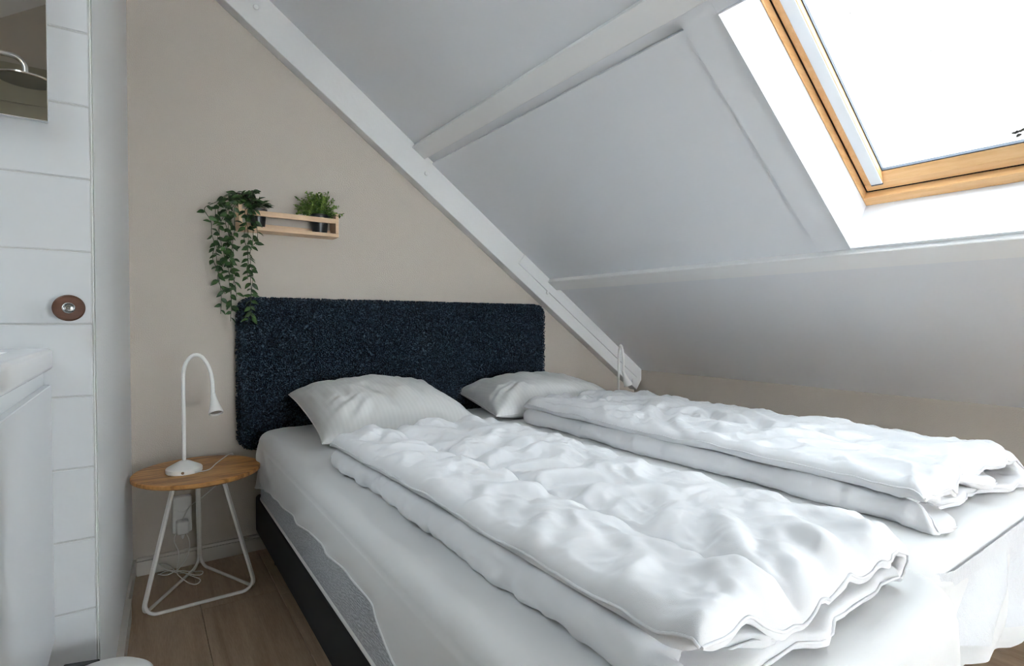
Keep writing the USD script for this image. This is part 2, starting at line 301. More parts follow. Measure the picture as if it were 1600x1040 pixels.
LS = (0.50, 1.40, -2.05, -1.16)            # a skylight in that slope, over the bathroom corner
obj('panel', lbox(-0.05, LS[0], ya, yb, 0.0, 0.2), m_ceil, w); obj('panel', lbox(LS[1], tl, ya, yb, 0.0, 0.2), m_ceil, w)
obj('panel', lbox(LS[0], LS[1], ya, LS[2], 0.0, 0.2), m_ceil, w); obj('panel', lbox(LS[0], LS[1], LS[3], yb, 0.0, 0.2), m_ceil, w)
# purlins and rafter
w = structure('trim_1', 'white painted purlin beam below the skylight', 'beam'); obj('beam', sbox(0.909, 0.991, YR, -0.055, -0.022, 0.02, 0.003), m_beam, w)
w = structure('trim_2', 'white painted purlin beam above the skylight', 'beam'); obj('beam', sbox(1.963, 2.045, YR, -0.055, -0.012, 0.02, 0.002), m_beam, w)
w = structure('trim_3', 'white painted rafter running down the headboard wall', 'beam')
obj('beam', sbox(-0.03, TR, -0.062, 0.0, -0.132, 0.02, 0.003), m_rafter, w)
tb = lambda x, z: -cS*(x-KNEE[0])+sS*(z-KNEE[2])
obj('cover_board', sbox(0.02, tb(1.817, 1.362), -0.068, -0.060, -0.066, 0.004, 0.0015), m_rafter, w)
for x, z in ((0.442, 2.295), (1.218, 1.731), (1.993, 1.162), (2.716, 0.605)):
    t = tb(x, z); o = sS*(x-KNEE[0])+cS*(z-KNEE[2]); p = slope([t, -0.062, o])
    obj('bolt_plug', lathe([(0, 0.006), (0.009, 0.006), (0.0115, 0.003), (0.0115, -0.002)], p, 20, (0, -1, 0)), m_rafter, w, smooth=40)
w = structure('trim_4', 'white painted casing lining the skylight recess', 'trim')
lin = 0.004
obj('lining', sbox(t_[0], t_[1], y0_-lin, y0_, -0.008, 0.32), m_ceil, w)
obj('lining', sbox(t_[0], t_[1], y1_, y1_+lin, -0.008, 0.32), m_ceil, w)
obj('lining', sbox(t_[0], t_[0]+lin, y1_, y0_, -0.008, 0.32), m_ceil, w)
obj('lining', sbox(t_[1]-lin, t_[1], y1_, y0_, -0.008, 0.32), m_ceil, w)
# skylight
w = structure('window_1', 'pine framed skylight with a white overcast sky behind', 'window')
def ring(t0, t1, ya, yb, wt, wb, wl, o0, o1, names, mats, b=0.003):
    """Four bars: bottom, top, left (towards the headboard), right."""
    obj(names[0], sbox(t0, t0+wb, ya, yb, o0, o1, b), mats[0], w); obj(names[0], sbox(t1-wt, t1, ya, yb, o0, o1, b), mats[0], w)
    obj(names[1], sbox(t0+wb, t1-wt, yb-wl, yb, o0, o1, b), mats[1], w); obj(names[1], sbox(t0+wb, t1-wt, ya, ya+wl, o0, o1, b), mats[1], w)
a0, a1, b0, b1 = t_[0]+lin, t_[1]-lin, y1_+lin, y0_-lin
ring(a0, a1, b0, b1, 0.006, 0.036, 0.006, 0.18, 0.236, ('frame_rail', 'frame_stile'), (m_pine, m_pine2), 0.002)
ring(a0+0.043, a1-0.012, b0+0.012, b1-0.012, 0.042, 0.030, 0.056, 0.204, 0.236, ('sash_rail', 'sash_stile'), (m_pine, m_pine2), 0.002)
g0, g1, h0, h1 = a0+0.101, a1-0.054, b0+0.068, b1-0.068
bd = xz_prism([(0, 0.206), (0.028, 0.224), (0.028, 0.236), (0, 0.236)], b0+0.067, b1-0.067)
obj('glazing_bead', (slope(bd[0]+[a0+0.0732, 0, 0]), bd[1]), m_pine, w)
ring(g0, g1, h0, h1, 0.004, 0.004, 0.003, 0.226, 0.237, ('glazing_gasket', 'glazing_gasket'), (m_gasket, m_gasket), 0.0)
obj('pane', sbox(g0-0.001, g1+0.001, h0-0.001, h1+0.001, 0.2372, 0.241), m_glass, w)
for yy in (b1-0.0672, b0+0.0332):
    obj('blind_guide_rail', sbox(g0-0.030, a1-0.055, yy, yy+0.034, 0.199, 0.204, 0.0015), m_alu, w, label='pale grey blind guide rail')
    obj('rail_end_cap', sbox(g0-0.034, g0-0.030, yy, yy+0.034, 0.1995, 0.2038), m_gasket, w)
for q in ((a0+0.0362, a0+0.0428, b0+0.013, b1-0.013), (a0+0.0362, a1-0.012, b1-0.0118, b1-0.0062), (a0+0.0362, a1-0.012, b0+0.0062, b0+0.0118)): obj('rubber_seal', sbox(*q, 0.2085, 0.235), m_seal, w)
w = structure('window_2', 'gable window in the wall behind the camera', 'window')
for a in ((RW[0], RW[1], RW[2], RW[2]+0.06), (RW[0], RW[1], RW[3]-0.06, RW[3]), (RW[0], RW[0]+0.06, RW[2]+0.06, RW[3]-0.06), (RW[1]-0.06, RW[1], RW[2]+0.06, RW[3]-0.06)): obj('frame_bar', box(a[0], a[1], YR-0.10, YR-0.04, a[2], a[3], 0.003), m_white, w)
obj('pane', box(RW[0]+0.055, RW[1]-0.055, YR-0.07, YR-0.066, RW[2]+0.055, RW[3]-0.055), m_glass2, w)
w = structure('window_3', 'skylight in the other roof slope above the bathroom corner', 'window')
for a in ((LS[0], LS[0]+0.05, LS[2], LS[3]), (LS[1]-0.05, LS[1], LS[2], LS[3]), (LS[0]+0.05, LS[1]-0.05, LS[2], LS[2]+0.05), (LS[0]+0.05, LS[1]-0.05, LS[3]-0.05, LS[3])): obj('frame_bar', lbox(*a, 0.10, 0.16), m_pine, w)
obj('pane', lbox(LS[0]+0.045, LS[1]-0.045, LS[2]+0.045, LS[3]-0.045, 0.13, 0.134), m_glass, w)
# baseboards
w = structure('baseboard_back', 'white baseboard under the headboard wall', 'baseboard')
obj('board', xz_prism([(0.012, 0.0), (2.80, 0.0), (2.80, 0.055), (0.012, 0.055)], -0.015, 0.0), m_base_board, w)
obj('top_bead', box(0.012, 2.80, -0.010, 0.0, 0.055, 0.068, 0.002), m_base_board, w)
w = structure('baseboard_left', 'white baseboard along the white partition', 'baseboard')
def strip(y0, y1, th, z): 
    xa, xb = -0.012*(-y0/0.2) if y0 > -0.2 else np.interp(-y0, [0.2, 0.6, 1.108], [-0.012, -0.028, XT]), np.interp(-y1, [0, 0.2, 0.6, 1.108], [0, -0.012, -0.028, XT])
    return poly_prism([(xa, y0), (xa+th, y0), (xb+th, y1), (xb, y1)][::-1], 0.0, z)
obj('board', strip(-0.0, -0.36, 0.009, 0.062), m_base_board, w)
obj('board', join([strip(-0.36, -0.6, 0.018, 0.068), strip(-0.6, -1.09, 0.018, 0.068)]), m_base_board, w)

# ---------------------------------------------------------------- bed
bed = thing('headboard', 'tall navy boucle headboard standing against the cream wall', 'headboard', (1.164, -0.046, 0))
HX0, HX1, HZ0, HZ1, HY0, HY1 = 0.366, 1.962, 0.455, 1.086, -0.080, -0.012
head = V(m3.Manifold.batch_hull([m3.Manifold.cylinder(HY1-HY0-0.02, 0.045, 0.045, 32).rotate((90, 0, 0)).translate((x, HY1-0.01, z)) for x in (HX0+0.05, HX1-0.05) for z in (HZ0+0.05, HZ1-0.05)]
      + [m3.Manifold.cylinder(0.02, 0.055, 0.055, 32).rotate((90, 0, 0)).translate((x, HY1-0.02, z)) for x in (HX0+0.055, HX1-0.055) for z in (HZ0+0.055, HZ1-0.055)]))
hb = obj('panel', head, m_navy, bed, smooth=35)
def pile(n, rg):
    """Short curled loops over the headboard's front and rim."""
    pts, cnt = [], []
    def add(p, nrm, k):
        t = rg.normal(0, 1, (k, 3)); t -= (t*nrm).sum(1, keepdims=True)*nrm; t /= np.linalg.norm(t, axis=1, keepdims=True)
        h = rg.uniform(0.003, 0.0072, (k, 1)); l = rg.uniform(0.004, 0.008, (k, 1))
        for q in (p-nrm*0.001, p+nrm*h*0.7+t*l*0.2, p+nrm*h+t*l*0.7, p+nrm*h*0.55+t*l*1.15): out.append(q)
    out = []; res = []
    def inside(x, z, m):
        dx = np.maximum(np.maximum(HX0+0.055-x, x-HX1+0.055), 0); dz = np.maximum(np.maximum(HZ0+0.055-z, z-HZ1+0.055), 0); return np.hypot(dx, dz) < m
    x, z = rg.uniform(HX0, HX1, n), rg.uniform(HZ0, HZ1, n); ok = inside(x, z, 0.050); x, z = x[ok], z[ok]
    add(np.stack([x, np.full_like(x, HY0+0.0), z], 1), np.tile([0, -1.0, 0], (len(x), 1)), len(x)); res.append(np.stack(out, 1)); out = []
    k = n//9; s = rg.uniform(0, 1, k); W, H = HX1-HX0-0.11, HZ1-HZ0-0.11; per = [W, H, W, H]; arc = 0.055*np.pi/2; tot = sum(per)+4*arc; d = s*tot
    px, pz, nx, nz = np.zeros(k), np.zeros(k), np.zeros(k), np.zeros(k); st = 0.0
    cor = [(HX1-0.055, HZ1-0.055, 90), (HX1-0.055, HZ0+0.055, 0), (HX0+0.055, HZ0+0.055, -90), (HX0+0.055, HZ1-0.055, 180)]
    lines = [((HX0+0.055, HZ1), (1, 0), (0, 1)), ((HX1, HZ1-0.055), (0, -1), (1, 0)), ((HX1-0.055, HZ0), (-1, 0), (0, -1)), ((HX0, HZ0+0.055), (0, 1), (-1, 0))]
    for q in range(4):
        (ox, oz), (dx, dz), (ax, az) = lines[q]; m = (d >= st) & (d < st+per[q]); u = d[m]-st; px[m], pz[m], nx[m], nz[m] = ox+dx*u, oz+dz*u, ax, az; st += per[q]
        cx, cz, a0 = cor[q]; m = (d >= st) & (d <= st+arc); a = np.radians(a0)-(d[m]-st)/0.055; px[m], pz[m], nx[m], nz[m] = cx+0.055*np.cos(a), cz+0.055*np.sin(a), np.cos(a), np.sin(a); st += arc
    y = rg.uniform(HY0, HY1-0.01, k); e = np.clip((y-HY0)/0.02, 0, 1); sh = 0.010*(1-e)
    p = np.stack([px-nx*sh, y, pz-nz*sh], 1); nn = np.stack([nx, -(1-e)*0.8, nz], 1); nn /= np.linalg.norm(nn, axis=1, keepdims=True)
    add(p, nn, k); res.append(np.stack(out, 1))
    return np.vstack(res)
P = pile(30000, np.random.default_rng(11)); o = ORIGIN[bed]
c = UsdGeom.BasisCurves.Define(stage, hb+'/pile'); c.CreateTypeAttr('linear'); c.CreatePointsAttr(Vt.Vec3fArray.FromNumpy((P-o).reshape(-1, 3).astype(np.float32)))
c.CreateCurveVertexCountsAttr(Vt.IntArray.FromNumpy(np.full(len(P), 4, np.int32))); c.CreateWidthsAttr(Vt.FloatArray.FromNumpy(np.full(len(P)*4, 0.0032, np.float32))); c.SetWidthsInterpolation('vertex')
UsdShade.MaterialBindingAPI.Apply(c.GetPrim()).Bind(m_navy); c.GetPrim().SetCustomDataByKey('kind', 'stuff')
BX = (0.418, 1.222, 1.236, 2.145)          # the two boxes and mattresses: x from-to
BZ0, BZ1, MZ1, YH = 0.112, 0.268, 0.545, -0.100
YF1, YF2 = -2.235, -2.165
obj('bracket', join([box(x, x+0.06, -0.060, -0.045, 0.0, 0.50, 0.003) for x in (0.60, 1.70)]), m_base, bed)
for x0, x1, yf, lab in ((BX[0]+0.003, BX[1], YF1+0.06, 'black fabric box spring base nearer the round table'), (BX[2], BX[3]-0.02, YF2+0.145, 'black fabric box spring base nearer the knee wall')):
    t = thing('box_spring', lab, 'bed base', ((x0+x1)/2, (yf+YH)/2, 0))
    obj('body', rbox(x0, x1, yf, YH+0.012, BZ0, BZ1, 0.014), m_base, t, smooth=40)
    for x in (x0+0.08, x1-0.08):
        for y in (-0.20, yf+0.10): obj('foot', lathe([(0, 0), (0.028, 0), (0.032, 0.118), (0, 0.118)], (x, y, 0), 20), m_base, t, smooth=40)

def rrect(x0, x1, y0, y1, r, n, nc=14):
    """A rounded rectangle as points with outward normals, about n points."""
    pts, nr = [], []; W, H = x1-x0-2*r, y1-y0-2*r
    sides = [((x1, y0+r), (0, 1), H, 0), ((x1-r, y1), (-1, 0), W, 90), ((x0, y1-r), (0, -1), H, 180), ((x0+r, y0), (1, 0), W, 270)]
    cen = [(x1-r, y1-r), (x0+r, y1-r), (x0+r, y0+r), (x1-r, y0+r)]; den = n/(2*(W+H)+1e-9)
    for k in range(4):
        (ox, oy), (dx, dy), l, a = sides[k]; kk = max(3, int(l*den)); a = math.radians(a)
        for u in np.linspace(0, l, kk, endpoint=False): pts.append((ox+dx*u, oy+dy*u)); nr.append((math.cos(a), math.sin(a)))
        for th in np.linspace(a, a+math.pi/2, nc, endpoint=False): pts.append((cen[k][0]+r*math.cos(th), cen[k][1]+r*math.sin(th))); nr.append((math.cos(th), math.sin(th)))
    return np.array(pts), np.array(nr)
def draped(x0, x1, y0, y1, rc, ztop, re, hem, disp=None, n=420, side=26, crown=0.0, topdisp=None):
    """A cloth stretched over a mattress: flat top, rounded rim of radius re, sides down to hem(x, y, s)."""
    p, nr = rrect(x0, x1, y0, y1, rc, n); k = len(p); cx = np.array([(x0+x1)/2, (y0+y1)/2]); rows = []
    half = min(x1-x0, y1-y0)/2
    def inset(d):
        q = p-nr*min(d, rc); e = max(d-rc, 0)                      # straight inset past the corner radius
        if e > 0:
            lo, hi = np.array([x0+d, y0+d]), np.array([x1-d, y1-d]); mid = (lo+hi)/2; lo, hi = np.minimum(lo, mid), np.maximum(hi, mid); q = np.clip(q, lo, hi)
        return q
    for d in np.r_[half-0.0005, np.linspace(half-0.03, re+0.03, 14), re]:
        q = inset(d); z = np.full(k, ztop)+crown*(d-re)
        if topdisp is not None: z = z+topdisp(q[:, 0], q[:, 1])
        rows.append(np.c_[q, z])
    for a in np.linspace(0, np.pi/2, 9)[1:]:
        q = inset(re*(1-math.sin(a))) if re <= rc else p-nr*re*(1-math.sin(a)); z = np.full(k, ztop-re*(1-math.cos(a)))
        if topdisp is not None: z = z+topdisp(q[:, 0], q[:, 1])*(1-a/1.58)
        rows.append(np.c_[q, z])
    hz = hem(p[:, 0], p[:, 1])
    for u in np.linspace(0, 1, side)[1:]:
        z = (ztop-re)*(1-u)+hz*u; d = disp(p[:, 0], p[:, 1], z, u) if disp is not None else 0.0
        rows.append(np.c_[p+nr*np.reshape(d, (-1, 1)), z])
    return np.vstack(rows), grid_faces(len(rows), k, True)[:, ::-1]
def solid_slab(x0, x1, y0, y1, rc, z0, z1, re):
    p, nr = rrect(x0, x1, y0, y1, rc, 220); rows = [np.c_[np.tile([(x0+x1)/2, (y0+y1)/2], (len(p), 1)), np.full(len(p), z0)]]
    for a in np.linspace(-np.pi/2, 0, 6): rows.append(np.c_[p-nr*0.02*(1-math.cos(a)), np.full(len(p), z0+0.02*(1+math.sin(a)))])
    for a in np.linspace(0, np.pi/2, 6): rows.append(np.c_[p-nr*re*(1-math.cos(a)), np.full(len(p), z1-re*(1-math.sin(a)))])
    rows.append(np.c_[np.tile([(x0+x1)/2, (y0+y1)/2], (len(p), 1)), np.full(len(p), z1)])
    return np.vstack(rows), grid_faces(len(rows), len(p), True)
def mattress(x0, x1, yf, label, mat):
    t = thing('mattress', label, 'mattress', ((x0+x1)/2, (yf+YH)/2, BZ1))
    obj('body', solid_slab(x0+0.006, x1-0.006, yf+0.008, YH-0.004, 0.10, BZ1, MZ1-0.006, 0.065), mat, t, smooth=50)
    p, nr = rrect(x0+0.006, x1-0.006, yf+0.008, YH-0.004, 0.10, 200)
    for z in (BZ1+0.007,): obj('piping', tube(np.c_[p-nr*0.002, np.full(len(p), z)], 0.0055, 8, True), m_pipe, t, smooth=60)
mattress(BX[0], BX[1], YF1, 'grey quilted mattress with white piping, nearer the round table', m_quilt)
mattress(BX[2], BX[3], YF2, 'mattress nearer the knee wall, under the draped terry cloth', m_base_beige)
def hem1(x, y):
    left = np.interp(-y, [0.10, 0.25, 0.42, 0.58, 0.95, 1.14, 1.40, 1.48, 1.52, 1.60, 1.75, 2.24], [0.30, 0.325, 0.350, 0.368, 0.389, 0.405, 0.412, 0.402, 0.380, 0.352, 0.335, 0.315])
    return np.where(x > 1.0, np.interp(-y, [0.1, 1.9, 2.10, 2.16, 2.24], [0.34, 0.36, 0.40, 0.435, 0.30]), left+0.008)+0.004*n2(x, y, 40, 5)
def disp1(x, y, z, u):
    d = 0.004*math.sin(math.pi*min(u*1.1, 1.0))+0.010*u*n2(x*0.5, y+z*2.0, 11, 1)*2*u
    b = np.exp(-((y+0.10)/0.30)**2)*(x < 0.9)                        # tension folds running down from the head corner
    return d+b*0.015*np.sin(38*(y*0.9+(0.55-z)*0.9))*ss(0.0, 0.4, u*np.ones_like(x))*(1-0.4*u)+0.002
def top1(x, y): return 0.006*n2(x, y, 5.0, 2)*2+0.0025*n2(x+y*0.3, y*0.4, 22, 3)*2
sh = thing('fitted_sheet', 'white fitted sheet on the mattress nearer the table, its hem riding up', 'sheet', (0.82, -1.2, 0.4))
obj('cloth', draped(BX[0]-0.002, BX[1]+0.001, YF1, YH, 0.11, MZ1, 0.045, hem1, disp1, topdisp=top1), m_sheet, sh, smooth=True)
def hem_line(hem, disp, x0, x1, y0, y1, rc, r):
    p, nr = rrect(x0, x1, y0, y1, rc, 420); z = hem(p[:, 0], p[:, 1]); d = disp(p[:, 0], p[:, 1], z, 1.0)
    return tube(np.c_[p+nr*np.reshape(d, (-1, 1)), z], r, 6, True)
obj('hem', hem_line(hem1, disp1, BX[0]-0.002, BX[1]+0.001, YF1, YH, 0.11, 0.0028), m_sheet, sh, smooth=60)
def hem2(x, y): return 0.345+0.0*x
def disp2(x, y, z, u): return 0.004+0.004*u*n2(x, y, 9, 4)
sh2 = thing('fitted_sheet', 'white fitted sheet on the mattress nearer the knee wall', 'sheet', (1.69, -1.2, 0.4))
obj('cloth', draped(BX[2]-0.001, BX[3]+0.001, YF2, YH, 0.11, MZ1, 0.055, hem2, disp2, topdisp=lambda x, y: 0.005*n2(x, y, 5, 8)*2), m_sheet, sh2, smooth=True)
# terry cloth hanging over the foot of the far mattress, in two layers
def foot_drape(name, label, cat, off, ztop, hemz, fold, mat, seed):
    n, m = 150, 46; u = np.linspace(0, 1, n); v = np.linspace(0, 1, m); U, W = np.meshgrid(u, v, indexing='ij')
    rc = 0.13; l1 = 0.42; arc = rc*np.pi/2; wid = BX[3]-BX[2]-2*rc; l3 = 0.55; tot = l1+arc+wid+arc+l3; s = U*tot
    x = np.zeros_like(s); y = np.zeros_like(s); nx = np.zeros_like(s); ny = np.zeros_like(s)
    a = s < l1; x[a] = BX[2]; y[a] = YF2+rc+l1-s[a]; nx[a] = -1
    b = (s >= l1) & (s < l1+arc); th = (s[b]-l1)/rc; x[b] = BX[2]+rc-rc*np.cos(th); y[b] = YF2+rc-rc*np.sin(th); nx[b] = -np.cos(th); ny[b] = -np.sin(th)
    c = (s >= l1+arc) & (s < l1+arc+wid); x[c] = BX[2]+rc+s[c]-l1-arc; y[c] = YF2; ny[c] = -1
    d = (s >= l1+arc+wid) & (s < l1+2*arc+wid); th = (s[d]-l1-arc-wid)/rc; x[d] = BX[3]-rc+rc*np.sin(th); y[d] = YF2+rc-rc*np.cos(th); nx[d] = np.sin(th); ny[d] = -np.cos(th)
    e = s >= l1+2*arc+wid; x[e] = BX[3]; y[e] = YF2+rc+s[e]-l1-2*arc-wid; nx[e] = 1
    hz = hemz(x, y); z = ztop*(1-W)+hz*W
    q = s-l1
    f = fold*(np.sin(q*17+W*4.2+2.5*n2(q, W*0.4, 2.5, seed)*4)*0.8+1.0*n2(q+0.30*W, W*0.25, 6.5, seed+1)+0.25*n2(q+0.3*W, W*0.3, 22, seed+2))*ss(0.02, 0.6, W)
    f = f+0.02*W+off; nn = np.minimum(s < l1, 1)*0.85
    f = f*np.where(s < l1, 0.15, 1.0)
    return np.stack([x+nx*f, y+ny*f, z], -1).reshape(-1, 3), grid_faces(n, m)[:, ::-1]
tr = thing('terry_cover', 'white terry cloth cover hanging in folds at the foot of the far mattress', 'bed cover', (1.69, -2.0, 0.3))
obj('cloth', foot_drape('', '', '', 0.005, 0.505, lambda x, y: np.interp(x, [1.24, 1.38, 1.5, 1.7, 1.8, 2.1], [0.37, 0.36, 0.33, 0.30, 0.29, 0.31]), 0.024, m_terry, 20), m_terry, tr, smooth=True)
pr = thing('mattress_protector', 'thin white protector showing below the terry cloth hem', 'mattress protector', (1.69, -2.0, 0.25))
obj('cloth', foot_drape('', '', '', 0.002, 0.40, lambda x, y: np.interp(x, [1.24, 1.35, 1.5, 1.65, 1.8, 2.1], [0.34, 0.325, 0.29, 0.255, 0.262, 0.29]), 0.014, m_sheet, 31), m_sheet, pr, smooth=True)

# ---------------------------------------------------------------- duvets: a puffy sheet folded in three, wrinkles from a small cloth simulation
def buckle(lx, ly, seams, seed, dx=0.0125, excess=0.045, iters=330):
    """A cloth a little too large for its area, lying on a soft filling and stitched down along the seams: its buckled height."""
    nx, ny = int(lx/dx)+1, int(ly/dx)+1; X, Y = np.meshgrid(np.arange(nx)*dx, np.arange(ny)*dx, indexing='ij')
    sd = np.min([np.abs(X-sx-0.014*n2(Y, Y*0, 3, seed)*2) for sx in seams], 0); seam = np.exp(-(sd/0.012)**2)
    patch = np.clip(n2(X, Y, 5.0, seed)*2.2+0.5, 0, 1); ang = n2(X, Y, 3.0, seed+1)*np.pi*1.5
    ex = excess*(0.15+patch*(1+np.cos(2*ang))); ey = excess*(0.15+patch*(1-np.cos(2*ang)))
    ey = ey+0.06*np.exp(-sd/0.05)*(0.3+1.4*(n2(X, Y, 9, seed+4)+0.5))+0.05*np.exp(-np.minimum(X, lx-X)/0.03); ex = ex+0.06*np.exp(-np.minimum(Y, ly-Y)/0.05)
    W = n2(X, Y, 3.2, seed+7)*0.10
    P = np.stack([X, Y, 0.024*(fbm(np.stack([X*11+W*200, Y*5.5-W*100, X*0+seed], -1), 3, seed)-0.5)+0.024*n2(X+W, Y-W, 9, seed+8)], -1)
    base = -0.009*seam*(0.6+0.8*(n2(X*0, Y, 12, seed+9)+0.5)); X0 = P[..., :2].copy()
    def con(a, b, rest, k):
        d = P[b]-P[a]; l = np.linalg.norm(d, axis=-1); c = (k*0.5*(l-rest)/np.maximum(l, 1e-9))[..., None]*d; P[a] += c; P[b] -= c
    for it in range(iters):
        for par in (0, 1):
            a = np.arange(par, nx-1, 2); con(np.s_[a, :], np.s_[a+1, :], dx*(1+ex[a, :]), 0.9)
            a = np.arange(par, ny-1, 2); con(np.s_[:, a], np.s_[:, a+1], dx*(1+ey[:, a]), 0.9)
        for st, q in ((2, 0.9), (4, 0.7)):
            for par in range(2*st):
                a = np.arange(par, nx-st, 2*st); con(np.s_[a, :], np.s_[a+st, :], st*dx*(1+ex[a, :]*q), 0.33)
                a = np.arange(par, ny-st, 2*st); con(np.s_[:, a], np.s_[:, a+st], st*dx*(1+ey[:, a]*q), 0.33)
        for db in (1, -1):
            for par in (0, 1):
                i = np.arange(par, nx-1, 2)[:, None]; j = (np.arange(0, ny-1) if db > 0 else np.arange(1, ny))[None, :]
                con((i, j), (i+1, j+db), dx*np.sqrt((1+ex[i, j])**2+(1+ey[i, j])**2), 0.25)
        P[..., 2] += 0.0045*(base-P[..., 2]); P[..., 2] = np.where(seam > 0.4, P[..., 2]+0.25*(base-P[..., 2]), P[..., 2]); P[..., 2] = np.clip(P[..., 2], -0.018, 0.05)
        P[..., :2] += 0.008*(X0-P[..., :2])
    return P[..., 2]
from scipy.ndimage import gaussian_filter, map_coordinates
def wrinkle_sim(lx, ly, seams, seed, dx=0.0045):
    """The buckled cloth on a fine grid, with sharp creases and puckers along the seams."""
    z = gaussian_filter(buckle(lx, ly, seams, seed), 0.5)
    nx, ny = int(lx/dx)+1, int(ly/dx)+1; X, Y = np.meshgrid(np.arange(nx)*dx, np.arange(ny)*dx, indexing='ij')
    wx = 0.03*n2(X, Y, 6, seed+20)+0.012*n2(X, Y, 18, seed+22); wy = 0.03*n2(X, Y, 6, seed+21)+0.012*n2(X, Y, 18, seed+23)
    Z = map_coordinates(z, [(X+wx)/0.0125, (Y+wy)/0.0125], order=3, mode='nearest')
    for k, (a, s, st, am) in enumerate(((35, 9, .30, .0050), (-40, 8, .28, .0050), (80, 11, .25, .004), (10, 14, .3, .0035), (60, 24, .3, .002), (-25, 26, .3, .002))):
        a = np.radians(a); u = X*np.cos(a)+Y*np.sin(a)+wx*2; v = -X*np.sin(a)+Y*np.cos(a)+wy*2
        r = 1-np.abs(2*noise(np.stack([u*s, v*s*st, X*0+k], -1), seed+40+k)-1); Z = Z+am*np.clip(n2(X, Y, 4.5, seed+60+k)*3+0.2, 0, 1)*r**5
    sd = np.min([np.abs(X-sx-0.014*n2(Y, Y*0, 3, seed)*2) for sx in seams], 0)
    Z = Z+0.005*np.exp(-(sd-0.022)**2/0.018**2)*(n2(X*.25, Y, 50, seed+80)+0.6*n2(X*.25, Y, 27, seed+81))*2-0.007*np.exp(-(sd/0.0055)**2)
    for k, (a, s, am) in enumerate(((20, 34, 0.0030), (-30, 38, 0.0030), (75, 30, 0.0024), (50, 52, 0.0016), (-65, 56, 0.0016))):   # fine creasing of the cotton
        a = np.radians(a); u = X*np.cos(a)+Y*np.sin(a)+wx*1.2; v = -X*np.sin(a)+Y*np.cos(a)+wy*1.2
        Z = Z+am*np.clip(n2(X, Y, 7, seed+90+k)*3+0.45, 0, 1)*(1-np.abs(2*noise(np.stack([u*s, v*s*0.28, X*0+k], -1), seed+95+k)-1))**3
    return np.arange(nx)*dx, np.arange(ny)*dx, Z-Z.mean()
from scipy.interpolate import RegularGridInterpolator
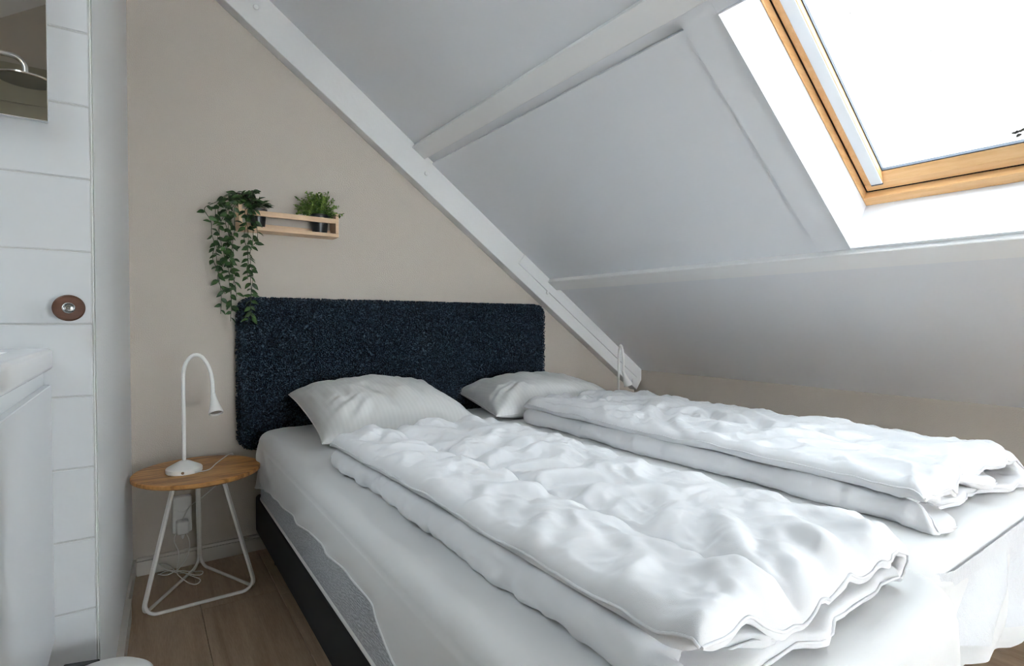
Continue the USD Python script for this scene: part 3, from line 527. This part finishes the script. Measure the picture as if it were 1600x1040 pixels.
def duvet(label, x0, x1, yh, yf, seed, seam_fr, skew=0.0):
    """Letter fold: the free edge of the top layer lies at the left, over the fold of the two lower layers."""
    lx, ly = x1-x0+0.04, yh-yf+0.04
    gx, gy, gz = wrinkle_sim(lx, ly, [s*lx for s in seam_fr], seed); pass
    wr = RegularGridInterpolator((gx, gy), gz, bounds_error=False, fill_value=None)
    R, RT = 0.0155, 0.0235
    zb = MZ1+0.002+R; zm = zb+2*R; zt = zm+R+RT; rb = (zt-zb)/2; zc = (zt+zb)/2
    def arc(cx, cz, r, a0, a1, n): a = np.radians(np.linspace(a0, a1, n)); return np.c_[cx+r*np.cos(a), cz+r*np.sin(a)]
    n_top = int((x1-x0)/0.0045)
    cl = np.vstack([np.c_[np.linspace(x0+R*0.6, x1-rb-RT, n_top), np.full(n_top, zt)], arc(x1-rb-RT, zc, rb, 90, -90, 16)[1:], np.c_[np.linspace(x1-rb-RT, x0+2*R+0.002, 30), np.full(30, zb)][1:],
                    arc(x0+2*R+0.002, (zb+zm)/2, R, 270, 90, 12)[1:], np.c_[np.linspace(x0+2*R, x1-0.12, 24), np.full(24, zm)][1:]])
    K = len(cl); tg = np.gradient(cl, axis=0); tg /= np.linalg.norm(tg, axis=1, keepdims=True); nm = np.c_[-tg[:, 1], tg[:, 0]]   # left of travel = up on the top layer
    layer = np.r_[np.zeros(n_top), np.ones(15), np.full(29, 2), np.full(11, 3), np.full(23, 4)]
    s = np.r_[0, np.cumsum(np.linalg.norm(np.diff(cl, axis=0), axis=1))]
    Rl = np.where(layer == 0, RT, R); Rl = gaussian_filter(Rl.astype(float), 4)
    rr = Rl*np.clip(np.minimum(s, s[-1]-s)/0.022, 0.0, 1)**0.5; rr = np.maximum(rr, 0.0025)
    yn = int((yh-yf)/0.0045); ys = yh+(yf-yh)*np.linspace(0, 1, yn)
    endw = 0.032
    rows = []
    sA = s[:, None]; 
    yy0 = yh+0.014*n2(s, s*0, 6, seed)*2; yy1 = yf+0.045*n2(s, s*0, 9, seed+3)*2+0.03*n2(s, s*0, 21, seed+4)+0.015*np.isin(layer, (2, 3))+0.03*(layer == 4)
    Vv = np.zeros((yn, 2*K, 3))
    for i in range(yn):
        q = i/(yn-1); y = yy0+(yy1-yy0)*q
        de = np.minimum(y*0+abs(yh-(yh+(yf-yh)*q)), abs((yh+(yf-yh)*q)-yf)); pinch = np.clip(de/endw, 0, 1)
        pf = np.sqrt(np.clip(1-(1-pinch)**2, 0, 1)); r = np.maximum(rr*(0.42+0.58*pf), 0.002)
        foot = 1-np.clip(abs(ys[i]-yf)/0.16, 0, 1)
        # crumpling of the folded layers near the foot and a slow unevenness elsewhere
        wob = 0.030*foot**1.5*n2(s*1.0, y*0.5, 20, seed+5)*2+0.006*n2(s, y, 7, seed+6)*2+0.014*foot*n2(s, y, 42, seed+7)
        lay = np.where(np.isin(layer, (2,)), 0.25, 1.0)
        c = cl+nm*(wob*lay)[:, None]
        c[:, 1] -= np.where(layer == 0, 1, 0)*0.012*(1-pf)+np.where(layer == 1, 0.5, 0)*0.012*(1-pf)
        side_w = (0.006*n2(s*2, y, 22, seed+8)+0.005*n2(s, y, 48, seed+8))*2*np.isin(layer, (1, 3))
        up = c+nm*(r+side_w)[:, None]; dn = c-nm*(r-side_w*0)[:, None]
        if True:
            top = layer == 0; xr = np.clip(up[:, 0]-x0+0.02, 0, lx); yr = np.clip(yh-y+0.02, 0, ly)
            wz = wr(np.c_[xr, yr]); eb = ss(0, 0.05, np.where(top, s, 0.0))
            xf = (up[:, 0]-x0)/(x1-x0); puff = 0.0
            bb = [0]+list(seam_fr)+[1.0]
            for a_, b_ in zip(bb[:-1], bb[1:]): puff = puff+np.where((xf >= a_) & (xf < b_), np.sin(np.pi*np.clip((xf-a_)/(b_-a_), 0, 1))**0.6, 0)
            up[:, 1] += np.where(top | (layer == 1), (wz*1.2*(0.35+0.65*eb)+0.013*(puff-0.6)*eb)*(0.35+0.65*pf)*np.where(top, 1, ss(zm, zt, up[:, 1])), 0)
        up[:, 1] = np.maximum(up[:, 1], MZ1+0.003); dn[:, 1] = np.maximum(dn[:, 1], MZ1+0.003)
        sk = skew*(q-0.5)+0.010*n2(y, y*0, 2.5, seed+9)*2
        ring = np.vstack([up, dn[::-1]]); yyv = np.r_[y, y[::-1]]
        Vv[i] = np.c_[ring[:, 0]+np.r_[sk, sk[::-1]], yyv, ring[:, 1]]
    f = grid_faces(yn, 2*K, True)
    k = np.arange(K-1); caps = []
    for i, flip in ((0, 0), (yn-1, 1)):
        o_ = i*2*K; a, b, c2, d = o_+k, o_+k+1, o_+2*K-2-k, o_+2*K-1-k
        t1, t2 = np.stack([a, b, c2], 1), np.stack([a, c2, d], 1); caps += [t1[:, ::-1] if flip else t1, t2[:, ::-1] if flip else t2]
    t = thing('duvet', label, 'duvet', ((x0+x1)/2, (yh+yf)/2, MZ1))
    obj('cover', (Vv.reshape(-1, 3), np.vstack([f]+caps)), m_duvet, t, smooth=True)
    # piping along the free edge of the top layer and round the folded ends
    e0 = (Vv[:, 0]+Vv[:, 2*K-1])/2; e0 = e0+np.array([-0.002, 0, 0.0])
    obj('piping', tube(e0[::2], 0.0022, 6), m_duvet, t, smooth=60)
    e1 = (Vv[-1, :K]+Vv[-1, K:][::-1])/2+np.array([0, -0.0015, 0]); obj('piping', tube(e1[::2], 0.0022, 6), m_duvet, t, smooth=60)
    return t
duvet('white folded duvet lying lengthwise on the mattress nearer the table', 0.508, 1.105, -0.905, -2.180, 41, (0.36,), 0.03)
duvet('white folded duvet on the mattress nearer the knee wall', 1.395, 2.050, -0.635, -2.110, 77, (0.46,), -0.02)

# ---------------------------------------------------------------- pillows
def pillow(label, cx, cy, w, d, T, rot, lift, seed, tilt=0.0):
    """lift(v) raises the base line along its depth v (0 front, 1 back)."""
    n, m = 120, 100; u, v = np.meshgrid(np.linspace(-1, 1, n), np.linspace(-1, 1, m), indexing='ij')
    ox = u*(1-0.07*(1-np.abs(v)**2.2)*np.abs(u)**3); oy = v*(1-0.09*(1-np.abs(u)**2.2)*np.abs(v)**3)
    th = ((1-np.abs(u)**2.6)*(1-np.abs(v)**2.6)).clip(0)**0.48
    cor = (np.abs(u)*np.abs(v))**1.5
    ang = np.arctan2(np.abs(v), np.abs(u)); rad = np.hypot(1-np.abs(u), 1-np.abs(v))
    wr = 0.010*np.sin(ang*26+6*n2(u, v, 2, seed))*np.exp(-((rad-0.45)/0.28)**2)*0.6+0.018*n2(u*1.6+0.6*v, v*0.7, 2.6, seed)+0.010*n2(u*2.0, v*0.8, 6, seed+1)
    wr = wr+0.007*np.sin(u*24+3*n2(u, v, 3, seed+4))*ss(-0.2, -0.9, u)*(1-v**2)
    wr = wr*np.clip(th, 0, 1)
    up = T*th*(1+0.10*n2(u, v, 1.6, seed+2)*2)+wr; dn = -T*0.42*th
    X, Y = ox*w/2, oy*d/2; c, s_ = math.cos(rot), math.sin(rot); WX, WY = cx+c*X-s_*Y, cy+s_*X+c*Y
    vv = (v+1)/2; Zb = MZ1+0.012+lift(vv, u)
    pts = []
    for zz in (up, dn): pts.append(np.stack([WX, WY, np.maximum(Zb+zz+0.42*T*0.35, MZ1+0.004)], -1).reshape(-1, 3))
    f = grid_faces(n, m)
    t = thing('pillow', label, 'pillow', (cx, cy, MZ1))
    V_, F_ = np.vstack(pts), np.vstack([f, f[:, ::-1]+n*m])
    tm = trimesh.Trimesh(V_, F_, process=False); tm.merge_vertices(digits_vertex=5)
    obj('cover', tm, m_pillow, t, smooth=True)
    g = pts[0].reshape(n, m, 3); b = pts[1].reshape(n, m, 3)
    edge = np.vstack([(g[:, 0]+b[:, 0])[:-1], (g[-1]+b[-1])[:-1], (g[::-1, -1]+b[::-1, -1])[:-1], (g[0, ::-1]+b[0, ::-1])[:-1]])/2
    obj('seam', tube(edge[::2], 0.0022, 6, True), m_pillow, t, smooth=60)
pillow('white striped pillow leaning on the headboard, nearer the round table', 0.862, -0.400, 0.64, 0.56, 0.125, -0.02, lambda v, u: 0.085*v**1.3+0.02*np.exp(-((u+1)/0.4)**2)*v, 5)
pillow('white striped pillow on the mattress nearer the knee wall', 1.715, -0.355, 0.72, 0.52, 0.125, -0.16, lambda v, u: 0.045*v**1.3, 9)

# ---------------------------------------------------------------- side tables, lamps, socket
TT = 0.445
def side_table(label, cx, cy, rot=0.0):
    t = thing('side_table', label, 'side table', (cx, cy, 0))
    R_ = 0.207; obj('table_top', lathe([(0, TT), (R_-0.003, TT), (R_, TT-0.003), (R_, TT-0.013), (R_-0.006, TT-0.018), (0, TT-0.018)], (cx, cy, 0), 96), m_oak, t, smooth=30)
    c, s_ = math.cos(rot), math.sin(rot)
    def w3(x, y, z): return np.array([cx+c*x-s_*y, cy+s_*x+c*y, z])
    ft = [(-0.182, -0.135), (0.176, -0.130), (0.018, 0.212)]; tp = [(-0.085, -0.085), (0.075, -0.075), (0.004, 0.09)]
    for i, j in ((0, 1), (1, 2), (2, 0)):
        d = np.array(ft[j])-np.array(ft[i]); d = d/np.linalg.norm(d)*0.006; nrm = np.array([d[1], -d[0]])*0.9
        a, b = np.array(ft[i])+nrm*0+d*1.1, np.array(ft[j])-d*1.1; ta, tb_ = np.array(tp[i])+d*1.1, np.array(tp[j])-d*1.1
        path = fillet([w3(*ta, TT-0.019), w3(*a, 0.0062), w3(*b, 0.0062), w3(*tb_, TT-0.019)], 0.035, 10)
        obj('wire_leg', tube(path, 0.0058, 10), m_wire, t, smooth=50)
    return t
side_table('round oak side table with white wire legs, beside the partition', 0.2035, -0.252)
side_table('side table beyond the bed, almost wholly hidden', 2.40, -0.33, 0.4)
def desk_lamp(label, bx, by, h, head_dir, reach, drop, cord, plug=None, nod=(0, 0, 0)):
    t = thing('desk_lamp', label, 'lamp', (bx, by, TT))
    b = obj('base', lathe([(0, 0), (0.056, 0), (0.058, 0.003), (0.058, 0.015), (0.055, 0.019), (0.020, 0.038), (0.010, 0.042), (0, 0.042)], (bx, by, TT+0.0005), 48), m_lampw, t, smooth=30)
    a = np.array([math.cos(head_dir), math.sin(head_dir), 0.0]); o = np.array([bx, by, TT]); z = np.array([0, 0, 1.0])
    pth = [o+z*0.035, o+z*h*0.45, o+z*(h-0.085)+a*0.0, o+z*(h-0.035)+a*reach*0.09, o+z*(h-0.006)+a*reach*0.34, o+z*(h-0.012)+a*reach*0.62, o+z*(h-0.055)+a*reach*0.88, o+z*(h-0.105)+a*reach*0.98, o+z*(h-drop)+a*reach]
    p = smooth_path(pth, 64); obj('gooseneck', tube(p, 0.0066, 14), m_lampw, t, smooth=60)
    d = p[-1]-p[-3]; d /= np.linalg.norm(d); d = d+np.array(nod); d /= np.linalg.norm(d); e = p[-1]
    hd = obj('shade', lathe([(0.0066, -0.012), (0.0085, 0.004), (0.011, 0.022), (0.017, 0.048), (0.0225, 0.066), (0.0242, 0.074), (0.0236, 0.0775), (0.0212, 0.0775), (0.0205, 0.072)], e, 36, d), m_lampw, t, smooth=50)
    obj('lens', lathe([(0, 0.071), (0.0206, 0.071)], e, 36, d), m_lens, t)
    if cord is not None:
        sw = o+np.array([-0.008, -0.0585, 0.010]); c = math.atan2(-0.0585, -0.008)
        obj('switch', lathe([(0, 0.0022), (0.0048, 0.0022), (0.0052, -0.002)], sw, 20, (-0.12, -1, 0)), m_chrome, t, smooth=40)
        for q in cord: obj('cord', tube(smooth_path(q, 90), 0.0021, 6), m_cable, t, smooth=60)
    if plug is not None:
        px, py, pz = plug
        obj('plug', join([rbox(px-0.021, px+0.021, py-0.042, py, pz-0.026, pz+0.026, 0.007, 12), V(lathe([(0.010, 0), (0.006, 0.018), (0.003, 0.024)], (px, py-0.02, pz-0.024), 16, (0, 0, -1)))]), m_plastic, t, smooth=40)
    return t
LB = (0.158, -0.268)
sx, sz = 0.163, 0.228                 # wall socket
bow = np.array([0.140, -0.078, 0.012])
def petal(dx, dy, dz, wd):
    a = np.linspace(0, 2*np.pi, 15); l = 0.5*(1-np.cos(a)); wv = wd*np.sin(a)*np.sin(a/2); h = math.hypot(dx, dy)
    return [bow+np.array([dx*i-dy/h*j, dy*i+dx/h*j, dz*i+0.003*math.sin(3*q)]) for i, j, q in zip(l, wv, a)]
cords = [[(LB[0]+0.03, LB[1]-0.052, TT+0.006), (LB[0]+0.075, LB[1]-0.03, TT+0.0035), (LB[0]+0.11, LB[1]+0.06, TT+0.003), (0.318, -0.10, TT+0.004), (0.338, -0.075, TT+0.004), (0.345, -0.052, TT-0.02), (0.34, -0.045, TT-0.06), (0.30, -0.035, 0.33), (0.225, -0.05, 0.275), (0.185, -0.06, 0.25), (0.15, -0.045, 0.17), (0.135, -0.03, 0.12), (0.150, -0.05, 0.07), tuple(bow)],
         [(sx, -0.065, sz-0.075), (0.172, -0.065, 0.155), (0.186, -0.058, 0.105), (0.176, -0.065, 0.055), tuple(bow)],
         petal(-0.060, 0.012, 0.0, 0.016), petal(-0.055, 0.030, 0.032, 0.014), petal(0.082, -0.075, 0.0, 0.020), petal(0.062, -0.150, -0.002, 0.026), [tuple(bow+(-0.012, -0.008, 0.008)), tuple(bow+(0.004, -0.016, 0.0)), tuple(bow+(0.012, -0.004, -0.010)), tuple(bow+(-0.006, 0.006, -0.004))]]
desk_lamp('white gooseneck desk lamp standing on the round oak table', LB[0], LB[1], 0.428, math.radians(-12), 0.094, 0.150, cords, (sx, -0.034, sz-0.052), (0.06, -0.60, 0))
desk_lamp('white gooseneck lamp half hidden behind the far pillow', 2.262, -0.375, 0.420, math.radians(-119), 0.090, 0.150, None, None, (0.30, -0.21, 0))
w = thing('wall_socket', 'white double wall socket under the round table', 'socket', (sx, 0, sz))
obj('housing', rbox(sx-0.034, sx+0.034, -0.033, 0.0, sz-0.085, sz+0.062, 0.007, 12), m_plastic, w, smooth=40)
for dz in (0.022, -0.052):
    obj('socket_well', lathe([(0.0235, 0.002), (0.021, 0.0022), (0.0195, -0.010), (0, -0.010)], (sx, -0.033, sz+dz), 28, (0, -1, 0)), m_plastic, w, smooth=40)
    if dz > 0: obj('pin_hole', join([lathe([(0, 0.0005), (0.0034, 0.0005)], (sx+k, -0.0235, sz+dz+q), 14, (0, -1, 0)) for k, q in ((-0.0095, 0.003), (0.0095, 0.003), (0.0, -0.010))]), m_dark, w)

# ---------------------------------------------------------------- shelf and plants
SX0, SX1, SZ = 0.366, 0.772, 1.368
s = thing('wall_shelf', 'pale birch spice rack fixed to the wall above the headboard', 'shelf', ((SX0+SX1)/2, 0, SZ))
obj('bottom_board', box(SX0, SX1, -0.092, -0.001, SZ, SZ+0.016, 0.0015), m_shelf, s)
obj('side_panel', box(SX0, SX0+0.014, -0.092, -0.001, SZ+0.016, SZ+0.104, 0.0015), m_shelf, s)
obj('side_panel', box(SX1-0.014, SX1, -0.092, -0.001, SZ+0.016, SZ+0.104, 0.0015), m_shelf, s)
obj('front_rail', box(SX0+0.014, SX1-0.014, -0.092, -0.081, SZ+0.060, SZ+0.082, 0.0015), m_shelf, s)
obj('back_rail', box(SX0+0.014, SX1-0.014, -0.012, -0.001, SZ+0.016, SZ+0.040, 0.0015), m_shelf, s)
def pot(parent, cx, cy, r0, r1, z, h):
    obj('pot', lathe([(0, z), (r0, z), (r1, z+h-0.008), (r1+0.003, z+h-0.008), (r1+0.003, z+h), (r1-0.002, z+h), (r1-0.003, z+h-0.012), (0, z+h-0.012)], (cx, cy, 0), 36), m_blackpot, parent, smooth=30)
    obj('soil', lathe([(0, z+h-0.008), (r1-0.003, z+h-0.011)], (cx, cy, 0), 24), m_soil, parent)
def leaf(p, d, nrm, ln, wd, bend=0.25):
    d = d/np.linalg.norm(d); side = np.cross(nrm, d); side /= np.linalg.norm(side)+1e-9; up = np.cross(d, side)
    us = np.array([0.0, 0.16, 0.38, 0.62, 0.84, 1.0]); ws = np.array([0.06, 0.36, 0.5, 0.40, 0.18, 0.0]); v = []
    for q, k in zip(us, ws):
        c = p+d*ln*q-up*bend*ln*q*q*0.5; v += [c-side*wd*k+up*wd*k*0.35, c, c+side*wd*k+up*wd*k*0.35]
    f = []
    for i in range(5):
        a = i*3
        for j in (0, 1): f += [[a+j, a+j+1, a+j+4], [a+j, a+j+4, a+j+3]]
    return np.array(v), np.array(f)
PZ = SZ+0.0165
tp = thing('trailing_plant', 'dark green trailing plant in a black pot, spilling over the shelf end', 'plant', (0.446, -0.047, PZ))
pot(tp, 0.446, -0.047, 0.026, 0.033, PZ, 0.078)
rg = np.random.default_rng(23); top = np.array([0.44, -0.05, PZ+0.082]); leaves = []
ends = [(0.285, -0.060, 1.41, 0), (0.275, -0.075, 1.20, 1), (0.300, -0.060, 1.02, 1), (0.335, -0.085, 0.99, 1), (0.345, -0.070, 1.03, 1), (0.398, -0.110, 0.985, 1), (0.405, -0.120, 0.99, 1), (0.395, -0.115, 1.16, 1), (0.325, -0.100, 1.18, 1), (0.350, -0.110, 1.09, 1), (0.300, -0.085, 1.10, 1), (0.420, -0.122, 1.30, 1)]
for k, (ex, ey, ez, hang) in enumerate(ends):
    ox = min(ex, 0.355) if ey > -0.095 else ex
    yo = min(ey, -0.055) if ex < 0.36 else -0.108
    mid = np.array([0.5*(top[0]+ox), (yo-0.05)/2, top[2]+0.045+0.01*rg.normal()])
    pts = [top+rg.normal(0, 0.006, 3)*[1, 1, 0], mid, np.array([ox+0.01, yo, top[2]+0.0])]
    if hang:
        zz = np.linspace(top[2]-0.03, ez, 6)
        for q, z in enumerate(zz): 
            pts.append(np.array([ox+(ex-ox)*q/5+0.011*rg.normal(), min(yo+(ey-yo)*q/5+0.004*rg.normal(), -0.012), z]))
    else: pts.append(np.array([ex, ey, ez]))
    path = smooth_path(pts, 80); obj('stem', tube(path, 0.0011, 5), m_stem, tp, smooth=60)
    ln = np.linalg.norm(np.diff(path, axis=0), axis=1).sum(); cnt = int(ln/0.0245)
    for q in range(cnt):
        fr = (q+0.9)/(cnt+0.3); i = min(int(fr*79), 78); p = path[i]; td = path[i+1]-path[i]; td /= np.linalg.norm(td)
        sd = (-1)**q*np.array([1.0, 0, 0])*rg.uniform(0.5, 1.0)+np.array([0, -rg.uniform(0.05, 0.7), 0])+td*rg.uniform(0.1, 0.7)+np.array([0, 0, rg.uniform(-0.6, 0.25)])
        nrm = np.array([rg.normal(0, .7), -1.0, 0.5+rg.normal(0, .6)]); leaves.append(leaf(p, sd, nrm, rg.uniform(0.025, 0.038), rg.uniform(0.014, 0.020)))
for k in range(52):                      # crown over the pot and the rack's end
    a = rg.uniform(0, 2*np.pi); r = rg.uniform(0, 1)**0.6; p = np.array([0.395+0.085*r*math.cos(a), -0.062+0.048*r*math.sin(a), PZ+0.088+0.065*(1-r)*rg.uniform(0.4, 1)])
    if 0.345 < p[0] < 0.40 and p[1] < -0.070 and p[2] < PZ+0.112: continue
    sd = np.array([math.cos(a), math.sin(a)*0.7-0.25, rg.uniform(-0.4, 0.7)]); leaves.append(leaf(p, sd, np.array([rg.normal(0, .4), -0.7, 1.0]), rg.uniform(0.024, 0.038), rg.uniform(0.013, 0.019)))
for v, f in leaves:
    if v[:, 1].max() > -0.004: v[:, 1] -= v[:, 1].max()+0.004
    obj('leaf', (v, f), m_leaf, tp, smooth=True)
bp = thing('bushy_plant', 'small bright green bushy plant in a black pot on the shelf', 'plant', (0.700, -0.046, PZ))
pot(bp, 0.700, -0.046, 0.031, 0.039, PZ, 0.082)
rg = np.random.default_rng(31); lv = []; st = []; c0 = np.array([0.700, -0.046, PZ+0.078])
for k in range(110):
    a = rg.uniform(0, 2*np.pi); el = rg.uniform(0.08, 1.5); ln = rg.uniform(0.075, 0.128)*(1.0 if el > 0.5 else 0.9)
    d = np.array([math.cos(a)*math.cos(el), math.sin(a)*math.cos(el)*0.55, math.sin(el)*1.0]); b = c0+np.array([math.cos(a), math.sin(a), 0])*0.018*rg.uniform()
    pth = np.array([b+d*ln*q+np.array([0, 0, -0.012*q*q]) for q in np.linspace(0, 1, 6)])
    pth[:, 1] = np.minimum(pth[:, 1], -0.012)
    st.append(tube(pth, 0.0008, 4))
    for q in np.linspace(0.3, 1.0, 9):
        for _ in (0, 1):
            p = b+d*ln*q+np.array([0, 0, -0.012*q*q]); dd = rg.normal(0, 1, 3)+d*0.6; p[1] = min(p[1], -0.014); lv.append(leaf(p, dd, np.array([0, -0.5, 1.0])+rg.normal(0, .4, 3), rg.uniform(0.008, 0.013), rg.uniform(0.006, 0.009)))
obj('stems', join(st), m_stem2, bp, smooth=60, kind='stuff')
V_, F_ = join(lv); V_[:, 1] = np.minimum(V_[:, 1], -0.003); obj('foliage', (V_, F_), m_bush, bp, kind='stuff')

# ---------------------------------------------------------------- bathroom corner
VX = -0.119
vn = thing('vanity_cabinet', 'white glossy vanity cabinet hanging under the washbasin', 'cabinet', (-0.42, -1.38, 0.34))
obj('carcass', box(-0.72, VX-0.016, -1.62, YT-0.0005, 0.344, 0.850, 0.002), m_van, vn)
obj('side_panel', box(VX-0.016, VX, -1.64, YT-0.0005, 0.340, 0.862, 0.0015), m_van, vn)
obj('drawer', box(-0.72, VX-0.017, -1.640, -1.6205, 0.346, 0.595, 0.002), m_van, vn); obj('drawer', box(-0.72, VX-0.017, -1.640, -1.6205, 0.600, 0.846, 0.002), m_van, vn)
wb = thing('washbasin', 'white ceramic washbasin with squared edges on the vanity', 'washbasin', (-0.42, -1.38, 0.89))
bs = m3.Manifold.batch_hull([m3.Manifold.sphere(0.010, 20).translate((x, y, z)) for x in (-0.735, VX+0.004-0.010) for y in (-1.648, YT-0.0115) for z in (0.902, 0.927)])
bw = m3.Manifold.batch_hull([m3.Manifold.sphere(0.04, 24).translate((x, y, z)) for x in (-0.66, VX-0.075) for y in (-1.585, -1.27) for z in (0.955, 1.02)])
obj('basin', bs-bw, m_ceramic, wb, smooth=35)
obj('support_rail', box(-0.70, VX-0.012, -1.60, YT-0.0005, 0.862, 0.893), m_van, wb)
mr = thing('mirror', 'frameless wall mirror reflecting a dim shower', 'mirror', (-0.4, YT, 1.7))
obj('backing', box(-0.70, -0.1165, YT-0.018, YT-0.0005, 1.388, 2.15, 0.001), m_alu, mr)
obj('glass', box(-0.70, -0.1155, YT-0.022, YT-0.018, 1.386, 2.152, 0.0008), m_mirror, mr)
hk = thing('robe_hook', 'round brown wooden wall hook with a chrome centre on the tiles', 'hook', (-0.087, YT, 1.017))
hc = (-0.0865, YT-0.030, 1.0175)
obj('wooden_disc', lathe([(0.010, 0.0), (0.0245, 0.0), (0.0262, 0.002), (0.0262, 0.009), (0.024, 0.011), (0.010, 0.011)], hc, 40, (0, -1, 0)), m_knobwood, hk, smooth=30)
obj('wall_stem', lathe([(0.012, 0.0), (0.012, 0.031)], (hc[0], YT, hc[2]), 28, (0, -1, 0)), m_chrome, hk, smooth=40)
obj('chrome_cup', lathe([(0.0112, 0.0108), (0.0105, 0.012), (0.0085, 0.010), (0.006, 0.004), (0, 0.003)], hc, 28, (0, -1, 0)), m_chrome, hk, smooth=40)
obj('screw_pin', lathe([(0.0034, 0.002), (0.0034, 0.016), (0.0028, 0.018), (0, 0.018)], hc, 20, (0, -1, 0)), m_chrome, hk, smooth=40)
bn = thing('pedal_bin', 'white pedal bin with a black hinge bar at the foot of the tiles', 'bin', (-0.06, -1.30, 0))
bc = (-0.040, -1.305)
obj('bucket', lathe([(0, 0), (0.080, 0), (0.083, 0.01), (0.086, 0.295), (0, 0.295)], (*bc, 0), 48), m_plastic, bn, smooth=30)
obj('lid', lathe([(0.087, 0.294), (0.089, 0.312), (0.087, 0.321), (0.074, 0.331), (0.035, 0.337), (0, 0.339)], (*bc, 0), 48), m_plastic, bn, smooth=60)
hv, hf = box(-0.030, 0.030, -0.008, 0.008, 0.296, 0.320, 0.002); ha = math.radians(-17); obj('hinge_bar', (np.stack([-0.072+hv[:, 0]*math.cos(ha)-hv[:, 1]*math.sin(ha), -1.199+hv[:, 0]*math.sin(ha)+hv[:, 1]*math.cos(ha), hv[:, 2]], 1), hf), m_blackpot, bn)
# behind the camera, seen in the mirror
shw = thing('shower_head', 'chrome rain shower head on a bent arm, seen in the mirror', 'shower', (-0.37, -2.9, 2.05))
obj('head', lathe([(0, 0), (0.098, 0), (0.100, 0.002), (0.100, 0.007), (0.03, 0.012), (0.012, 0.022), (0, 0.022)], (-0.37, -2.9, 2.04), 48), m_chrome, shw, smooth=30)
obj('spray_face', lathe([(0, -0.001), (0.094, -0.001), (0.096, 0.0005)], (-0.37, -2.9, 2.04), 48), m_spray, shw)
obj('arm', tube(fillet([(-0.37, -2.9, 2.055), (-0.37, -2.9, 2.14), (-0.95, -2.9, 2.14), (-0.95, -3.448, 2.14)], 0.05, 10), 0.011, 14), m_chrome, shw, smooth=60)

# ---------------------------------------------------------------- dirt on the skylight
dl = thing('dry_leaf', 'small dry leaf lying on the skylight glass', 'leaf', slope([1.135, -2.101, 0.236]))
pp = slope([1.135, -2.101, 0.2365])
e1, e2, en = np.array([0, -1.0, 0]), np.array([-cS, 0, sS]), np.array([sS, 0, cS]); rg = np.random.default_rng(2); vs = []
for k in range(7):
    a = rg.uniform(0, 6.28); v, f = leaf(pp+e1*rg.normal(0, .004)+e2*rg.normal(0, .004)-en*0.001*k, e1*math.cos(a)+e2*math.sin(a), en, 0.012, 0.010, 0.05); vs.append((v, f))
obj('blade', join(vs), m_dry, dl)
sp = thing('dirt_specks', 'few dark specks of dirt on the skylight glass', 'dirt', slope([1.3, -2.0, 0.236]), kind='stuff')
ps = [(1.655, -1.849), (1.467, -1.983), (1.199, -1.872), (1.190, -1.874)]
obj('specks', join([lathe([(0, 0.0006), (0.0014, 0.0004), (0.0018, 0)], slope([t, y, 0.237]), 8, -en) for t, y in ps]), m_dry, sp)
